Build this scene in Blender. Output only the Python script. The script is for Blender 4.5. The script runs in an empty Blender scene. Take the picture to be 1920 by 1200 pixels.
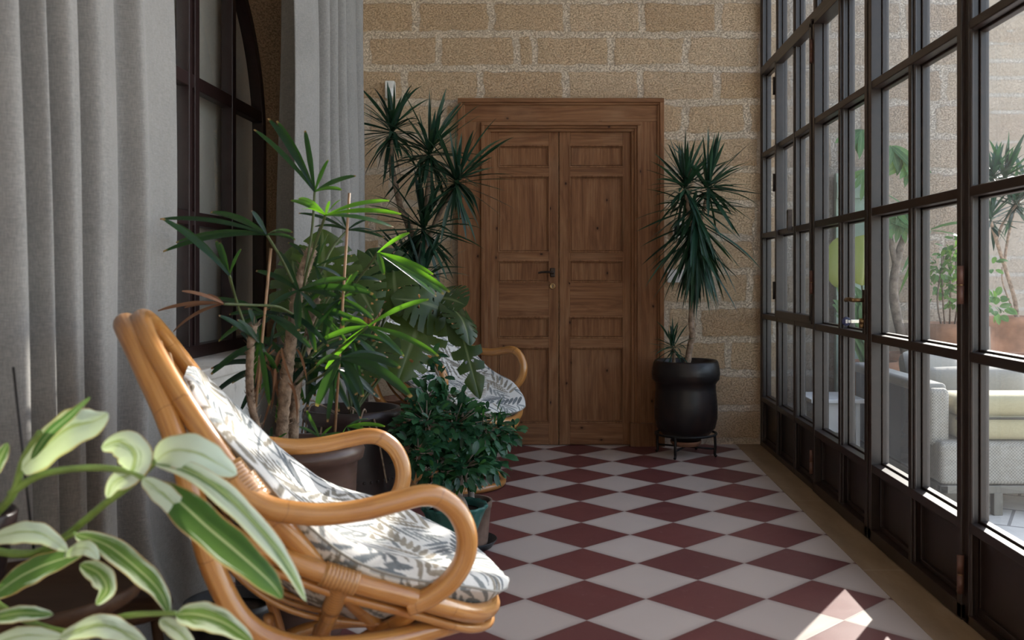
import bpy, math, random
import numpy as np
from mathutils import Vector, Matrix, noise
V = Vector
PI = math.pi
S = bpy.context.scene
COL = S.collection
R = random.Random(11)

# ------------------------------------------------------------------ camera
CAMH = 1.128
F = 1810.0                      # focal length in pixels of a 1920 px wide frame
VX, VY = 1064.0, 521.0          # vanishing point of the hall's length
cam_d = bpy.data.cameras.new('camera'); cam = bpy.data.objects.new('camera', cam_d); COL.objects.link(cam)
cam.location = (0, 0, CAMH); cam.rotation_euler = (PI/2, 0, 0)
cam_d.sensor_width = 36; cam_d.lens = F/1920*36
cam_d.shift_x = -(VX-960)/1920; cam_d.shift_y = -(600-VY)/1920
cam_d.dof.use_dof = True; cam_d.dof.focus_distance = 4.6; cam_d.dof.aperture_fstop = 4.5
cam_d.clip_start = 0.02
S.camera = cam

def P(px, py, d):
    """the place of a photo point at depth d along the hall"""
    return V(((px-VX)/F*d, d, CAMH-(py-VY)/F*d))
BY = 6.54
def bx(px): return (px-VX)/F*BY
def bh(py): return CAMH-(py-VY)/F*BY

# ------------------------------------------------------------------ mesh helpers
class MB:
    def __init__(s): s.v=[]; s.f=[]; s.uv=[]; s.c=[]
    def add(s, vs, fs, uvs=None, c=None):
        o=len(s.v)
        s.v.extend(V(x) for x in vs); s.f.extend(tuple(i+o for i in f) for f in fs)
        s.uv.extend(uvs if uvs is not None else [(0.0,0.0)]*len(vs))
        s.c.extend([c if c is not None else 0.5]*len(vs))
        return s
    def box(s, x0,x1,y0,y1,z0,z1):
        vs=[(x,y,z) for x in (x0,x1) for y in (y0,y1) for z in (z0,z1)]
        return s.add(vs, [(0,1,3,2),(4,6,7,5),(0,4,5,1),(2,3,7,6),(0,2,6,4),(1,5,7,3)])
    def tube(s, pts, rad, n=10, cap=True, closed=False, c=None):
        pts=[V(p) for p in pts]; N=len(pts)
        if not hasattr(rad,'__len__'): rad=[rad]*N
        vs=[]; uvs=[]; fs=[]
        prev=None; L=0
        for i,p in enumerate(pts):
            if closed: t=(pts[(i+1)%N]-pts[i-1])
            else: t=(pts[min(i+1,N-1)]-pts[max(i-1,0)])
            if t.length<1e-9: t=V((0,0,1))
            t.normalize()
            if prev is None:
                a=V((0,0,1)) if abs(t.z)<.9 else V((1,0,0))
                nrm=t.cross(a).normalized()
            else:
                nrm=prev-t*prev.dot(t)
                if nrm.length<1e-6: nrm=t.orthogonal()
                nrm.normalize()
            prev=nrm; b=t.cross(nrm)
            if i: L+=(p-pts[i-1]).length
            for k in range(n):
                a=2*PI*k/n
                vs.append(p+(nrm*math.cos(a)+b*math.sin(a))*rad[i]); uvs.append((k/n,L))
        M=N if closed else N-1
        for i in range(M):
            j=(i+1)%N
            for k in range(n):
                k2=(k+1)%n
                fs.append((i*n+k,i*n+k2,j*n+k2,j*n+k))
        if cap and not closed:
            fs.append(tuple(range(n-1,-1,-1))); fs.append(tuple((N-1)*n+k for k in range(n)))
        return s.add(vs,fs,uvs,c)
    def lathe(s, prof, c=(0,0,0), n=40):
        """prof: list of (r,z)"""
        vs=[];fs=[];uvs=[]
        for r,z in prof:
            for k in range(n):
                a=2*PI*k/n; vs.append((c[0]+r*math.cos(a),c[1]+r*math.sin(a),c[2]+z)); uvs.append((k/n,z))
        for i in range(len(prof)-1):
            for k in range(n):
                k2=(k+1)%n; fs.append((i*n+k,i*n+k2,(i+1)*n+k2,(i+1)*n+k))
        fs.append(tuple(range(n-1,-1,-1))); m=(len(prof)-1)*n; fs.append(tuple(m+k for k in range(n)))
        return s.add(vs,fs,uvs)

def catmull(pts, per=8, closed=False):
    pts=[V(p) for p in pts]; N=len(pts); out=[]
    rng=range(N if closed else N-1)
    for i in rng:
        if closed: p0,p1,p2,p3=pts[i-1],pts[i],pts[(i+1)%N],pts[(i+2)%N]
        else: p0,p1,p2,p3=pts[max(i-1,0)],pts[i],pts[i+1],pts[min(i+2,N-1)]
        for k in range(per):
            t=k/per
            out.append(.5*((2*p1)+(p2-p0)*t+(2*p0-5*p1+4*p2-p3)*t*t+(3*p1-p0-3*p2+p3)*t**3))
    if not closed: out.append(pts[-1].copy())
    return out

def build(name, mb, mat, parent=None, local=False, smooth=True, bevel=0, attrs=None, wn=False):
    """links the mesh as ONE object; vertices are in world places unless local"""
    vs=mb.v
    if parent is not None:
        off=V((0,0,0)) if local else parent['_o'] if '_o' in parent else V(parent.location)
    elif local: off=V((0,0,0))
    else:
        xs=[v.x for v in vs]; ys=[v.y for v in vs]; zs=[v.z for v in vs]
        off=V(((min(xs)+max(xs))/2,(min(ys)+max(ys))/2,min(zs)))
    off=V(off)
    me=bpy.data.meshes.new(name)
    me.from_pydata([(v-off)[:] for v in vs],[],mb.f)
    if any(u!=(0.0,0.0) for u in mb.uv):
        lay=me.uv_layers.new(name='UVMap')
        li=np.empty(len(me.loops),dtype=np.int32); me.loops.foreach_get('vertex_index',li)
        lay.data.foreach_set('uv',np.array(mb.uv,dtype=np.float32)[li].ravel())
    at=me.attributes.new('tint','FLOAT','POINT'); at.data.foreach_set('value',np.array(mb.c,dtype=np.float32))
    if attrs:
        for k,a in attrs.items():
            a=np.asarray(a,dtype=np.float32)
            if a.ndim==1:
                t=me.attributes.new(k,'FLOAT','POINT'); t.data.foreach_set('value',a)
            else:
                t=me.attributes.new(k,'FLOAT_COLOR','POINT'); t.data.foreach_set('color',a.ravel())
    if smooth: me.polygons.foreach_set('use_smooth',[True]*len(me.polygons))
    me.materials.append(mat); me.validate(); me.update()
    o=bpy.data.objects.new(name,me); COL.objects.link(o)
    if parent is not None:
        o.parent=parent
        o['_o']=tuple(off)
    else:
        o.location=off; o['_o']=tuple(off)
    if bevel:
        m=o.modifiers.new('edge','BEVEL'); m.width=bevel; m.segments=2; m.limit_method='ANGLE'; m.angle_limit=.6
    return o

def tag(o,label=None,cat=None,group=None,kind=None):
    if label: o['label']=label
    if cat: o['category']=cat
    if group: o['group']=group
    if kind: o['kind']=kind
    return o
def thing(name,label,cat,loc,rotz=0,group=None):
    o=bpy.data.objects.new(name,None); COL.objects.link(o); o.empty_display_size=.1
    o.location=loc; o.rotation_euler=(0,0,rotz); o['_o']=tuple(loc)
    return tag(o,label,cat,group)
def copy_tree(o,parent=None):
    c=o.copy(); COL.objects.link(c)
    if parent is not None: c.parent=parent
    for ch in list(o.children): copy_tree(ch,c)
    return c

# ------------------------------------------------------------------ materials
def newmat(name):
    m=bpy.data.materials.new(name); m.use_nodes=True
    nt=m.node_tree; b=nt.nodes['Principled BSDF']; return m,nt,b
class G:
    """little node graph helper"""
    def __init__(s,nt): s.nt=nt
    def n(s,t,ins=None,**kw):
        x=s.nt.nodes.new(t)
        for k,v in kw.items(): setattr(x,k,v)
        if ins:
            for k,v in ins.items():
                if hasattr(v,'is_output') : s.nt.links.new(v,x.inputs[k])
                else: x.inputs[k].default_value=v
        return x
    def math(s,op,a,b=None,c=None):
        ins={0:a}
        if b is not None: ins[1]=b
        if c is not None: ins[2]=c
        return s.n('ShaderNodeMath',ins,operation=op).outputs[0]
    def mix(s,f,a,b,bt='MIX'):
        x=s.nt.nodes.new('ShaderNodeMix'); x.data_type='RGBA'; x.blend_type=bt
        for k,v in ((0,f),(6,a),(7,b)):
            if hasattr(v,'is_output'): s.nt.links.new(v,x.inputs[k])
            else:
                x.inputs[k].default_value=(tuple(v)+(1,) if hasattr(v,'__len__') and len(v)==3 else v)
        return x.outputs[2]
    def ramp(s,f,stops,interp='LINEAR'):
        x=s.nt.nodes.new('ShaderNodeValToRGB'); s.nt.links.new(f,x.inputs[0]); x.color_ramp.interpolation=interp
        e=x.color_ramp.elements
        while len(e)<len(stops): e.new(.5)
        for i,(p,c) in enumerate(stops):
            e[i].position=p; e[i].color=tuple(c)+(1,) if hasattr(c,'__len__') else (c,c,c,1)
        return x.outputs[0]
    def noise(s,vec,scale,detail=4,rough=.55,dist=0):
        return s.n('ShaderNodeTexNoise',{'Vector':vec,'Scale':scale,'Detail':detail,'Roughness':rough,'Distortion':dist}).outputs['Fac']
    def obj(s): return s.n('ShaderNodeTexCoord').outputs['Object']
    def uv(s): return s.n('ShaderNodeTexCoord').outputs['UV']
    def map(s,vec,scale=(1,1,1),loc=(0,0,0)): return s.n('ShaderNodeMapping',{'Vector':vec,'Scale':scale,'Location':loc}).outputs[0]
    def attr(s,name): return s.n('ShaderNodeAttribute',attribute_name=name)
    def bump(s,b,h,strength=.3,dist=.01):
        x=s.n('ShaderNodeBump',{'Height':h,'Strength':strength,'Distance':dist}); s.nt.links.new(x.outputs[0],b.inputs['Normal'])
    def link(s,a,b): s.nt.links.new(a,b)

def plain(name,col,rough=.5,spec=.5,metal=0,var=.12,scale=12,bump=0,bscale=60,coat=0):
    m,nt,b=newmat(name); g=G(nt)
    o=g.obj(); f=g.noise(o,scale,5)
    c2=tuple(x*(1-var*2) for x in col); c3=tuple(min(1,x*(1+var)) for x in col)
    g.link(g.ramp(f,[(.3,c2),(.7,c3)]),b.inputs['Base Color'])
    b.inputs['Roughness'].default_value=rough; b.inputs['Specular IOR Level'].default_value=spec; b.inputs['Metallic'].default_value=metal
    b.inputs['Coat Weight'].default_value=coat
    if bump: g.bump(b,g.noise(o,bscale,4),bump,.005)
    return m

def m_stone(name='limestone_wall',grey=0.0,dim=1.0):
    m,nt,b=newmat(name); g=G(nt); o=g.obj()
    st=g.attr('stone').outputs['Fac']; ti=g.attr('tint').outputs['Fac']
    big=g.noise(o,3.5,3); mid=g.noise(g.map(o,(1,1,1.5)),38,6,.72); fine=g.noise(o,150,4,.75)
    block=g.ramp(ti,[(0,(.68,.445,.265)),(.5,(.76,.525,.33)),(1,(.82,.59,.39))])
    block=g.mix(g.math('MULTIPLY',g.ramp(mid,[(.40,0),(.62,1)]),.35),block,(.84,.65,.45))
    pits=g.ramp(g.noise(g.map(o,(1,1,1.25)),95,5,.75,.4),[(.34,1.0),(.50,0.0)])
    block=g.mix(g.math('MULTIPLY',pits,.55),block,(.33,.205,.115))
    block=g.mix(g.math('MULTIPLY',g.ramp(big,[(.3,0),(.75,1)]),.35),block,(.66,.49,.30))
    mort=g.mix(g.ramp(fine,[(.3,0),(.7,1)]),(.70,.55,.41),(.80,.66,.51))
    mort=g.mix(g.math('MULTIPLY',g.ramp(mid,[(.3,1),(.55,0)]),.35),mort,(.56,.41,.26))
    e=g.math('ADD',st,g.math('MULTIPLY',g.math('SUBTRACT',g.noise(o,70,5,.7),.5),1.1))
    mask=g.ramp(e,[(.30,0),(.62,1)])
    colr=g.mix(mask,mort,block)
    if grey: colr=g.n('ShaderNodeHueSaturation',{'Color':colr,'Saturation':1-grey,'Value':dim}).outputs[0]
    g.link(colr,b.inputs['Base Color'])
    b.inputs['Roughness'].default_value=.92; b.inputs['Specular IOR Level'].default_value=.15
    h=g.math('ADD',g.math('MULTIPLY',mid,.35),g.math('MULTIPLY',fine,.6))
    h=g.math('SUBTRACT',g.math('MULTIPLY',h,g.math('ADD',g.math('MULTIPLY',mask,.8),.2)),g.math('MULTIPLY',pits,.5))
    g.bump(b,h,1.0,.012)
    return m
def m_wood(name,vert=True,tone=1.0):
    m,nt,b=newmat(name); g=G(nt); o=g.obj()
    oi=g.n('ShaderNodeObjectInfo').outputs['Random']
    sh=g.n('ShaderNodeVectorMath',{0:o,1:g.n('ShaderNodeCombineXYZ',{0:g.math('MULTIPLY',oi,17),1:g.math('MULTIPLY',oi,31),2:g.math('MULTIPLY',oi,7)}).outputs[0]},operation='ADD').outputs[0]
    sc=(1,1,.10) if vert else (.10,1,1)
    q=g.map(sh,sc)
    w=g.noise(q,16,6,.65,1.2); fine=g.noise(g.map(sh,(1,1,.03) if vert else (.03,1,1)),170,3,.6)
    ring=g.n('ShaderNodeTexWave',{'Vector':g.map(sh,(1,.6,.07) if vert else (.07,.6,1)),'Scale':13,'Distortion':13,'Detail':3,'Detail Scale':1.2},wave_type='BANDS',bands_direction='X' if vert else 'Z').outputs['Fac']
    tone*=1.2
    a=tuple(x*tone for x in (.210,.096,.044)); c=tuple(x*tone for x in (.110,.044,.020)); l=tuple(x*tone for x in (.275,.145,.074))
    col=g.ramp(w,[(.28,c),(.5,a),(.75,l)])
    col=g.mix(g.math('MULTIPLY',g.ramp(ring,[(.2,1),(.7,0)]),.2),col,tuple(x*.75 for x in c))
    col=g.mix(g.math('MULTIPLY',g.ramp(fine,[(.36,1),(.55,0)]),.28),col,tuple(x*.7 for x in c))
    k3=g.n('ShaderNodeSeparateXYZ',{0:g.map(sh,(1,1,.7) if vert else (.7,1,1))}); k2=g.n('ShaderNodeCombineXYZ',{0:g.math('ADD',k3.outputs[0],g.math('MULTIPLY',g.noise(sh,30,2),.012)),1:k3.outputs[2]}).outputs[0]
    kv=g.n('ShaderNodeTexVoronoi',{'Vector':k2,'Scale':5.0,'Randomness':1},voronoi_dimensions='2D')
    ks=g.math('GREATER_THAN',g.n('ShaderNodeSeparateXYZ',{0:kv.outputs['Color']}).outputs[0],.45)
    kd=kv.outputs['Distance']
    col=g.mix(g.math('MULTIPLY',g.ramp(kd,[(.03,.5),(.11,.0)]),ks),col,tuple(x*.8 for x in c))
    col=g.mix(g.math('MULTIPLY',g.ramp(kd,[(.018,.95),(.042,.0)]),ks),col,(.030,.012,.007))
    worn=g.noise(sh,2.3,3)
    col=g.mix(g.math('MULTIPLY',g.ramp(worn,[(.5,0),(.75,1)]),.3),col,tuple(x*tone for x in (.30,.18,.105)))
    g.link(col,b.inputs['Base Color'])
    b.inputs['Roughness'].default_value=.6; b.inputs['Specular IOR Level'].default_value=.14
    g.bump(b,g.math('ADD',fine,g.math('MULTIPLY',w,.5)),.25,.003)
    return m
TX0,TY0,TD=-.1485,5.935,.424
def m_tiles():
    m,nt,b=newmat('cement_tiles'); g=G(nt)
    geo=g.n('ShaderNodeNewGeometry').outputs['Position']
    sp=g.n('ShaderNodeSeparateXYZ',{0:geo})
    p=g.math('DIVIDE',g.math('SUBTRACT',sp.outputs[0],TX0),TD); q=g.math('DIVIDE',g.math('SUBTRACT',sp.outputs[1],TY0),TD)
    a=g.math('ADD',p,q); c=g.math('SUBTRACT',p,q)
    fa=g.math('FLOOR',a); fc=g.math('FLOOR',c)
    par=g.math('ABSOLUTE',g.math('MODULO',g.math('ADD',fa,fc),2.0))
    rnd=g.n('ShaderNodeTexWhiteNoise',{'Vector':g.n('ShaderNodeCombineXYZ',{0:fa,1:fc}).outputs[0]},noise_dimensions='3D').outputs['Value']
    cloud=g.noise(geo,7,5,.6); sc=g.noise(g.map(geo,(1,1,1)),34,5,.7,.8); fine=g.noise(geo,260,3)
    red=g.mix(rnd,(.098,.019,.018),(.142,.031,.027)); red=g.mix(g.math('MULTIPLY',g.ramp(cloud,[(.35,0),(.75,1)]),.5),red,(.155,.047,.041))
    wh=g.mix(rnd,(.45,.37,.325),(.52,.435,.385)); wh=g.mix(g.math('MULTIPLY',g.ramp(cloud,[(.3,1),(.7,0)]),.4),wh,(.42,.345,.30))
    col=g.mix(par,red,wh)
    col=g.mix(g.math('MULTIPLY',g.ramp(sc,[(.62,0),(.74,1)]),.16),col,(.55,.48,.45))
    col=g.mix(.03,col,fine)
    ea=g.math('SUBTRACT',.5,g.math('ABSOLUTE',g.math('SUBTRACT',g.math('FRACT',a),.5)))
    ec=g.math('SUBTRACT',.5,g.math('ABSOLUTE',g.math('SUBTRACT',g.math('FRACT',c),.5)))
    ed=g.math('MINIMUM',ea,ec)
    gr=g.ramp(ed,[(.0,1),(.0055,1),(.009,0)])
    col=g.mix(g.math('MULTIPLY',gr,.8),col,(.36,.29,.255))
    edge=g.ramp(ed,[(.01,1),(.09,0)])
    col=g.mix(g.math('MULTIPLY',edge,.22),col,(.10,.045,.04))
    g.link(col,b.inputs['Base Color'])
    rr=g.math('ADD',.33,g.math('MULTIPLY',cloud,.22)); g.link(rr,b.inputs['Roughness'])
    b.inputs['Specular IOR Level'].default_value=.3
    g.bump(b,g.math('SUBTRACT',g.math('MULTIPLY',sc,.35),gr),.10,.002)
    return m
def m_fabric(name,c1,c2,scale=900,rough=.9,bands=True):
    m,nt,b=newmat(name); g=G(nt); o=g.obj()
    wv=g.noise(g.map(o,(1,1,.14)),420,2,.6); wh=g.noise(g.map(o,(.14,.14,1)),420,2,.6)
    f=g.math('ADD',g.math('MULTIPLY',wv,.5),g.math('MULTIPLY',wh,.5))
    f=g.math('ADD',f,g.math('MULTIPLY',g.math('SUBTRACT',g.noise(o,5,3),.5),.25))
    g.link(g.ramp(f,[(.36,c2),(.64,c1)]),b.inputs['Base Color'])
    b.inputs['Roughness'].default_value=rough; b.inputs['Specular IOR Level'].default_value=.15
    b.inputs['Sheen Weight'].default_value=.25
    g.bump(b,f,.35,.002)
    return m
def m_rattan():
    m,nt,b=newmat('honey_rattan'); g=G(nt); o=g.obj(); u=g.uv()
    st=g.noise(g.map(u,(9,2.2,1)),2.2,5,.6,.4); bl=g.noise(o,9,4,.6); fine=g.noise(g.map(u,(46,5,1)),2,3,.6)
    col=g.ramp(st,[(.25,(.30,.105,.020)),(.5,(.43,.19,.048)),(.78,(.56,.285,.09))])
    col=g.mix(g.math('MULTIPLY',g.ramp(bl,[(.5,0),(.8,1)]),.5),col,(.27,.085,.016))
    col=g.mix(g.math('MULTIPLY',g.ramp(fine,[(.3,1),(.48,0)]),.25),col,(.20,.06,.012))
    sp=g.n('ShaderNodeSeparateXYZ',{0:u}).outputs[1]
    nd=g.math('ABSOLUTE',g.math('SUBTRACT',g.math('FRACT',g.math('ADD',g.math('MULTIPLY',sp,3.4),g.math('MULTIPLY',bl,.2))),.5))
    col=g.mix(g.math('MULTIPLY',g.ramp(nd,[(.0,1),(.008,0)]),.55),col,(.16,.045,.01))
    g.link(col,b.inputs['Base Color']); b.inputs['Roughness'].default_value=.30; b.inputs['Specular IOR Level'].default_value=.5
    b.inputs['Coat Weight'].default_value=.5; b.inputs['Coat Roughness'].default_value=.14
    g.bump(b,g.math('ADD',st,fine),.12,.002)
    return m
def m_wrap():
    m,nt,b=newmat('rattan_binding'); g=G(nt); u=g.uv()
    sp=g.n('ShaderNodeSeparateXYZ',{0:u}).outputs[1]
    w=g.math('ABSOLUTE',g.math('SUBTRACT',g.math('FRACT',g.math('MULTIPLY',sp,130)),.5))
    col=g.ramp(w,[(.0,(.22,.085,.02)),(.14,(.36,.165,.048)),(.5,(.44,.22,.075))])
    g.link(col,b.inputs['Base Color']); b.inputs['Roughness'].default_value=.28; b.inputs['Coat Weight'].default_value=.4
    g.bump(b,w,.6,.003)
    return m
def m_print():
    m,nt,b=newmat('leaf_print_cotton'); g=G(nt); o=g.obj()
    a=g.attr('print').outputs['Color']
    f=g.noise(o,520,2,.6); mott=g.noise(o,75,4,.65)
    col=g.mix(g.math('MULTIPLY',g.math('SUBTRACT',mott,.25),.34),a,(.60,.585,.56))
    col=g.mix(g.math('MULTIPLY',g.ramp(f,[(.35,1),(.55,0)]),.16),col,(.18,.17,.16))
    g.link(col,b.inputs['Base Color']); b.inputs['Roughness'].default_value=.85; b.inputs['Specular IOR Level'].default_value=.2
    wr=g.noise(g.map(o,(1,1.6,1)),9,3,.5,.7)
    g.bump(b,g.math('ADD',g.math('MULTIPLY',wr,3.0),g.math('MULTIPLY',f,.1)),.4,.008)
    return m
def m_leaf(name,dark,light,rib=None,margin=None,trans=.35,rough=.35,ribs=0,patch=None,tip=None,tcol=None):
    """u across the blade, v along it"""
    m,nt,b=newmat(name); g=G(nt); o=g.obj(); u=g.uv(); sp=g.n('ShaderNodeSeparateXYZ',{0:u}); U,W=sp.outputs[0],sp.outputs[1]
    n1=g.noise(o,26,4,.6); ti=g.attr('tint').outputs['Fac']
    col=g.mix(g.math('ADD',g.math('MULTIPLY',ti,.75),g.math('MULTIPLY',g.math('SUBTRACT',n1,.4),.5)),dark,light)
    side=g.math('ABSOLUTE',g.math('SUBTRACT',U,.5))
    if ribs:
        rb=g.math('ABSOLUTE',g.math('SUBTRACT',g.math('FRACT',g.math('MULTIPLY',U,float(ribs))),.5))
        col=g.mix(g.math('MULTIPLY',g.ramp(rb,[(.0,1),(.16,0)]),.35),col,tuple(x*.55 for x in dark))
    if patch:   # streaky cream variegation; high tint also whitens leaves to look sunlit
        st=g.noise(g.map(u,(5.5,1.1,1)),2.6,4,.6,.5)
        pm=g.math('ADD',g.math('MULTIPLY',side,1.7),g.math('MULTIPLY',g.math('SUBTRACT',st,.5),1.5))
        pm=g.math('ADD',pm,g.math('MULTIPLY',g.math('SUBTRACT',ti,.5),1.5))
        col=g.mix(g.ramp(pm,[(.36,0),(.58,1)]),col,patch)
    if rib: col=g.mix(g.ramp(side,[(.0,.9),(.022,.75),(.045,0)]),col,rib)
    if margin: col=g.mix(g.ramp(g.math('ADD',side,g.math('MULTIPLY',g.math('SUBTRACT',n1,.5),.10)),[(.44,0),(.49,1)]),col,margin)
    if tip: col=g.mix(g.ramp(g.math('ADD',W,g.math('MULTIPLY',g.math('SUBTRACT',n1,.5),.05)),[(.955,0),(.985,1)]),col,tip)
    g.link(col,b.inputs['Base Color']); b.inputs['Roughness'].default_value=rough; b.inputs['Specular IOR Level'].default_value=.34
    hb=g.noise(g.map(u,(16,2,1)),2.5,3)
    g.bump(b,hb,.18,.003)
    tr=g.n('ShaderNodeBsdfTranslucent'); g.link(g.mix(g.math('MULTIPLY',ti,.95),col,tcol or light,'MIX'),tr.inputs[0])  # high tint brightens the translucent colour, as on the sunlit palm fronds
    mx=g.n('ShaderNodeMixShader',{0:trans}); g.link(b.outputs[0],mx.inputs[1]); g.link(tr.outputs[0],mx.inputs[2])
    g.link(mx.outputs[0],nt.nodes['Material Output'].inputs[0])
    return m
def m_glass(name='window_glass',haze=.05):  # milky film mixed in to imitate reflected glare on the panes
    m,nt,b=newmat(name); g=G(nt); nt.nodes.remove(b)
    tr=g.n('ShaderNodeBsdfTransparent',{0:(.95,.965,.96,1)}); gl=g.n('ShaderNodeBsdfGlossy',{0:(1,1,1,1),1:.015})
    ge=g.n('ShaderNodeNewGeometry'); dt=g.n('ShaderNodeVectorMath',{0:ge.outputs['Normal'],1:ge.outputs['Incoming']},operation='DOT_PRODUCT').outputs['Value']
    k=g.math('SUBTRACT',1.0,g.math('ABSOLUTE',dt)); fr=g.math('ADD',.05,g.math('MULTIPLY',g.math('POWER',k,5.0),.9))
    m1=g.n('ShaderNodeMixShader',{0:fr}); g.link(tr.outputs[0],m1.inputs[1]); g.link(gl.outputs[0],m1.inputs[2])
    geo=g.n('ShaderNodeNewGeometry').outputs['Position']
    du=g.n('ShaderNodeBsdfTranslucent',{0:(.85,.85,.84,1)}); d2=g.n('ShaderNodeBsdfDiffuse',{0:(.8,.8,.8,1)})
    dm=g.n('ShaderNodeMixShader',{0:.5}); g.link(du.outputs[0],dm.inputs[1]); g.link(d2.outputs[0],dm.inputs[2])
    f=g.math('MULTIPLY',g.ramp(g.noise(g.map(geo,(1,1,.35)),3.2,6,.65,1.0),[(.3,.25),(.75,1.0)]),haze)
    m2=g.n('ShaderNodeMixShader',{0:f}); g.link(m1.outputs[0],m2.inputs[1]); g.link(dm.outputs[0],m2.inputs[2])
    g.link(m2.outputs[0],nt.nodes['Material Output'].inputs[0])
    return m
def m_border():
    m,nt,b=newmat('threshold_limestone'); g=G(nt); geo=g.n('ShaderNodeNewGeometry').outputs['Position']
    f=g.noise(g.map(geo,(1,.35,1)),9,6,.65); fi=g.noise(geo,130,4)
    y=g.n('ShaderNodeSeparateXYZ',{0:geo}).outputs[1]
    jd=g.math('ABSOLUTE',g.math('SUBTRACT',g.math('FRACT',g.math('MULTIPLY',g.math('ADD',y,.35),.86)),.5))
    col=g.ramp(f,[(.25,(.22,.145,.085)),(.55,(.30,.205,.125)),(.8,(.36,.26,.17))])
    col=g.mix(g.math('MULTIPLY',g.ramp(fi,[(.6,0),(.75,1)]),.3),col,(.42,.33,.24))
    col=g.mix(g.ramp(jd,[(.0,.7),(.003,.7),(.005,0)]),col,(.40,.31,.23))
    g.link(col,b.inputs['Base Color']); b.inputs['Roughness'].default_value=.42; b.inputs['Specular IOR Level'].default_value=.4
    return m
def m_plaster():
    m,nt,b=newmat('old_plaster'); g=G(nt); o=g.obj()
    f=g.noise(o,4,6,.65); k=g.noise(o,24,6,.7,.8)
    col=g.ramp(f,[(.3,(.52,.46,.40)),(.6,(.66,.61,.55)),(.8,(.72,.68,.63))])
    col=g.mix(g.math('MULTIPLY',g.ramp(k,[(.60,0),(.70,1)]),.6),col,(.25,.21,.18))
    g.link(col,b.inputs['Base Color']); b.inputs['Roughness'].default_value=.9
    g.bump(b,g.math('ADD',f,k),.25,.006)
    return m
def m_glaze(name,col,stain):
    m,nt,b=newmat(name); g=G(nt); o=g.obj()
    f=g.noise(g.map(o,(1,1,.5)),7,5,.6); s=g.noise(g.map(o,(1,1,6)),12,3)
    c=g.mix(g.math('MULTIPLY',g.ramp(f,[(.5,0),(.75,1)]),.7),col,stain); c=g.mix(g.math('MULTIPLY',g.ramp(s,[(.5,0),(.7,1)]),.3),c,tuple(x*.6 for x in col))
    g.link(c,b.inputs['Base Color']); b.inputs['Roughness'].default_value=.27; b.inputs['Specular IOR Level'].default_value=.32
    g.link(g.math('ADD',.2,g.math('MULTIPLY',s,.3)),b.inputs['Roughness'])
    g.bump(b,s,.15,.004)
    return m
def m_mesh(name,c1,c2,sc=125):
    m,nt,b=newmat(name); g=G(nt); o=g.obj()
    ch=g.n('ShaderNodeTexChecker',{'Vector':o,'Scale':sc,'Color1':c1+(1,),'Color2':c2+(1,)}).outputs[0]
    g.link(g.mix(.15,ch,g.noise(o,30,4)),b.inputs['Base Color']); b.inputs['Roughness'].default_value=.8
    return m
def m_paving():
    m,nt,b=newmat('terrace_paving'); g=G(nt); geo=g.n('ShaderNodeNewGeometry').outputs['Position']
    rot=g.n('ShaderNodeMapping',{'Vector':geo,'Rotation':(0,0,.5)}).outputs[0]
    br=g.n('ShaderNodeTexBrick',{'Vector':rot,'Color1':(.78,.71,.62,1),'Color2':(.70,.63,.54,1),'Mortar':(.20,.17,.14,1),'Scale':1.0,'Mortar Size':.008,'Brick Width':.7,'Row Height':.35}).outputs[0]
    g.link(g.mix(.25,br,g.noise(geo,14,6,.7)),b.inputs['Base Color']); b.inputs['Roughness'].default_value=.85
    return m

M={}
M['stone']=m_stone(); M['stone2']=m_stone('dimmed_courtyard_stone',.28,.66); M['woodv']=m_wood('old_pine_upright',True); M['woodh']=m_wood('old_pine_level',False)  # courtyard copy of the limestone, greyed and darkened against the bright outdoor light
M['woodd']=m_wood('dark_pine',True,.8)
M['tiles']=m_tiles(); M['border']=m_border(); M['plaster']=m_plaster()
M['ceil']=plain('ceiling_white',(.75,.72,.67),.9,.1)
M['steel']=plain('brown_painted_steel',(.021,.0115,.0085),.38,.5,0,.15,30)
M['steel2']=plain('plum_painted_steel',(.030,.014,.013),.4,.45,0,.15,30)
M['hinge']=plain('copper_brown_paint',(.13,.062,.045),.4,.45,.2,.1,40)
M['brass']=plain('aged_brass',(.30,.19,.09),.35,.5,.9,.2,60)
M['dmetal']=plain('dark_bronze',(.045,.032,.026),.35,.5,.7,.2,60)
M['chrome']=plain('bright_nickel',(.75,.72,.68),.2,.5,.9,.1,60)
M['glass']=m_glass(haze=.05); M['glass2']=m_glass('dull_glass',.03)
M['curtain']=m_fabric('grey_linen',(.265,.248,.230),(.175,.166,.156))
M['sheer']=m_fabric('grey_blind_cloth',(.80,.73,.64),(.68,.61,.53))
M['rattan']=m_rattan(); M['wrap']=m_wrap(); M['print']=m_print()
M['white']=plain('white_plastic',(.75,.73,.70),.35,.4,0,.04,20)
M['black']=plain('black_screen',(.012,.012,.014),.15,.5,0,.1,20)
M['blackpl']=plain('black_plastic',(.016,.016,.017),.42,.4,0,.1,20)
M['iron']=plain('wrought_iron',(.018,.015,.014),.5,.4,.4,.25,50)
M['blackglaze']=m_glaze('black_glaze',(.013,.010,.010),(.050,.026,.018))
M['umber']=m_glaze('dark_umber_glaze',(.022,.013,.012),(.055,.030,.024))
M['brownpot']=m_glaze('brown_glaze',(.070,.038,.028),(.11,.065,.048))
M['green']=m_glaze('sea_green_glaze',(.028,.105,.085),(.012,.045,.035))
M['terra']=plain('weathered_terracotta',(.20,.125,.09),.85,.2,0,.3,9,.3,70)
M['terra2']=plain('orange_terracotta',(.32,.165,.10),.85,.2,0,.2,7,.25,60)
M['soil']=plain('potting_soil',(.035,.022,.014),.95,.1,0,.4,60,.8,90)
M['trunk']=plain('pale_bark',(.33,.235,.17),.85,.15,0,.3,35,.5,90)
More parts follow.
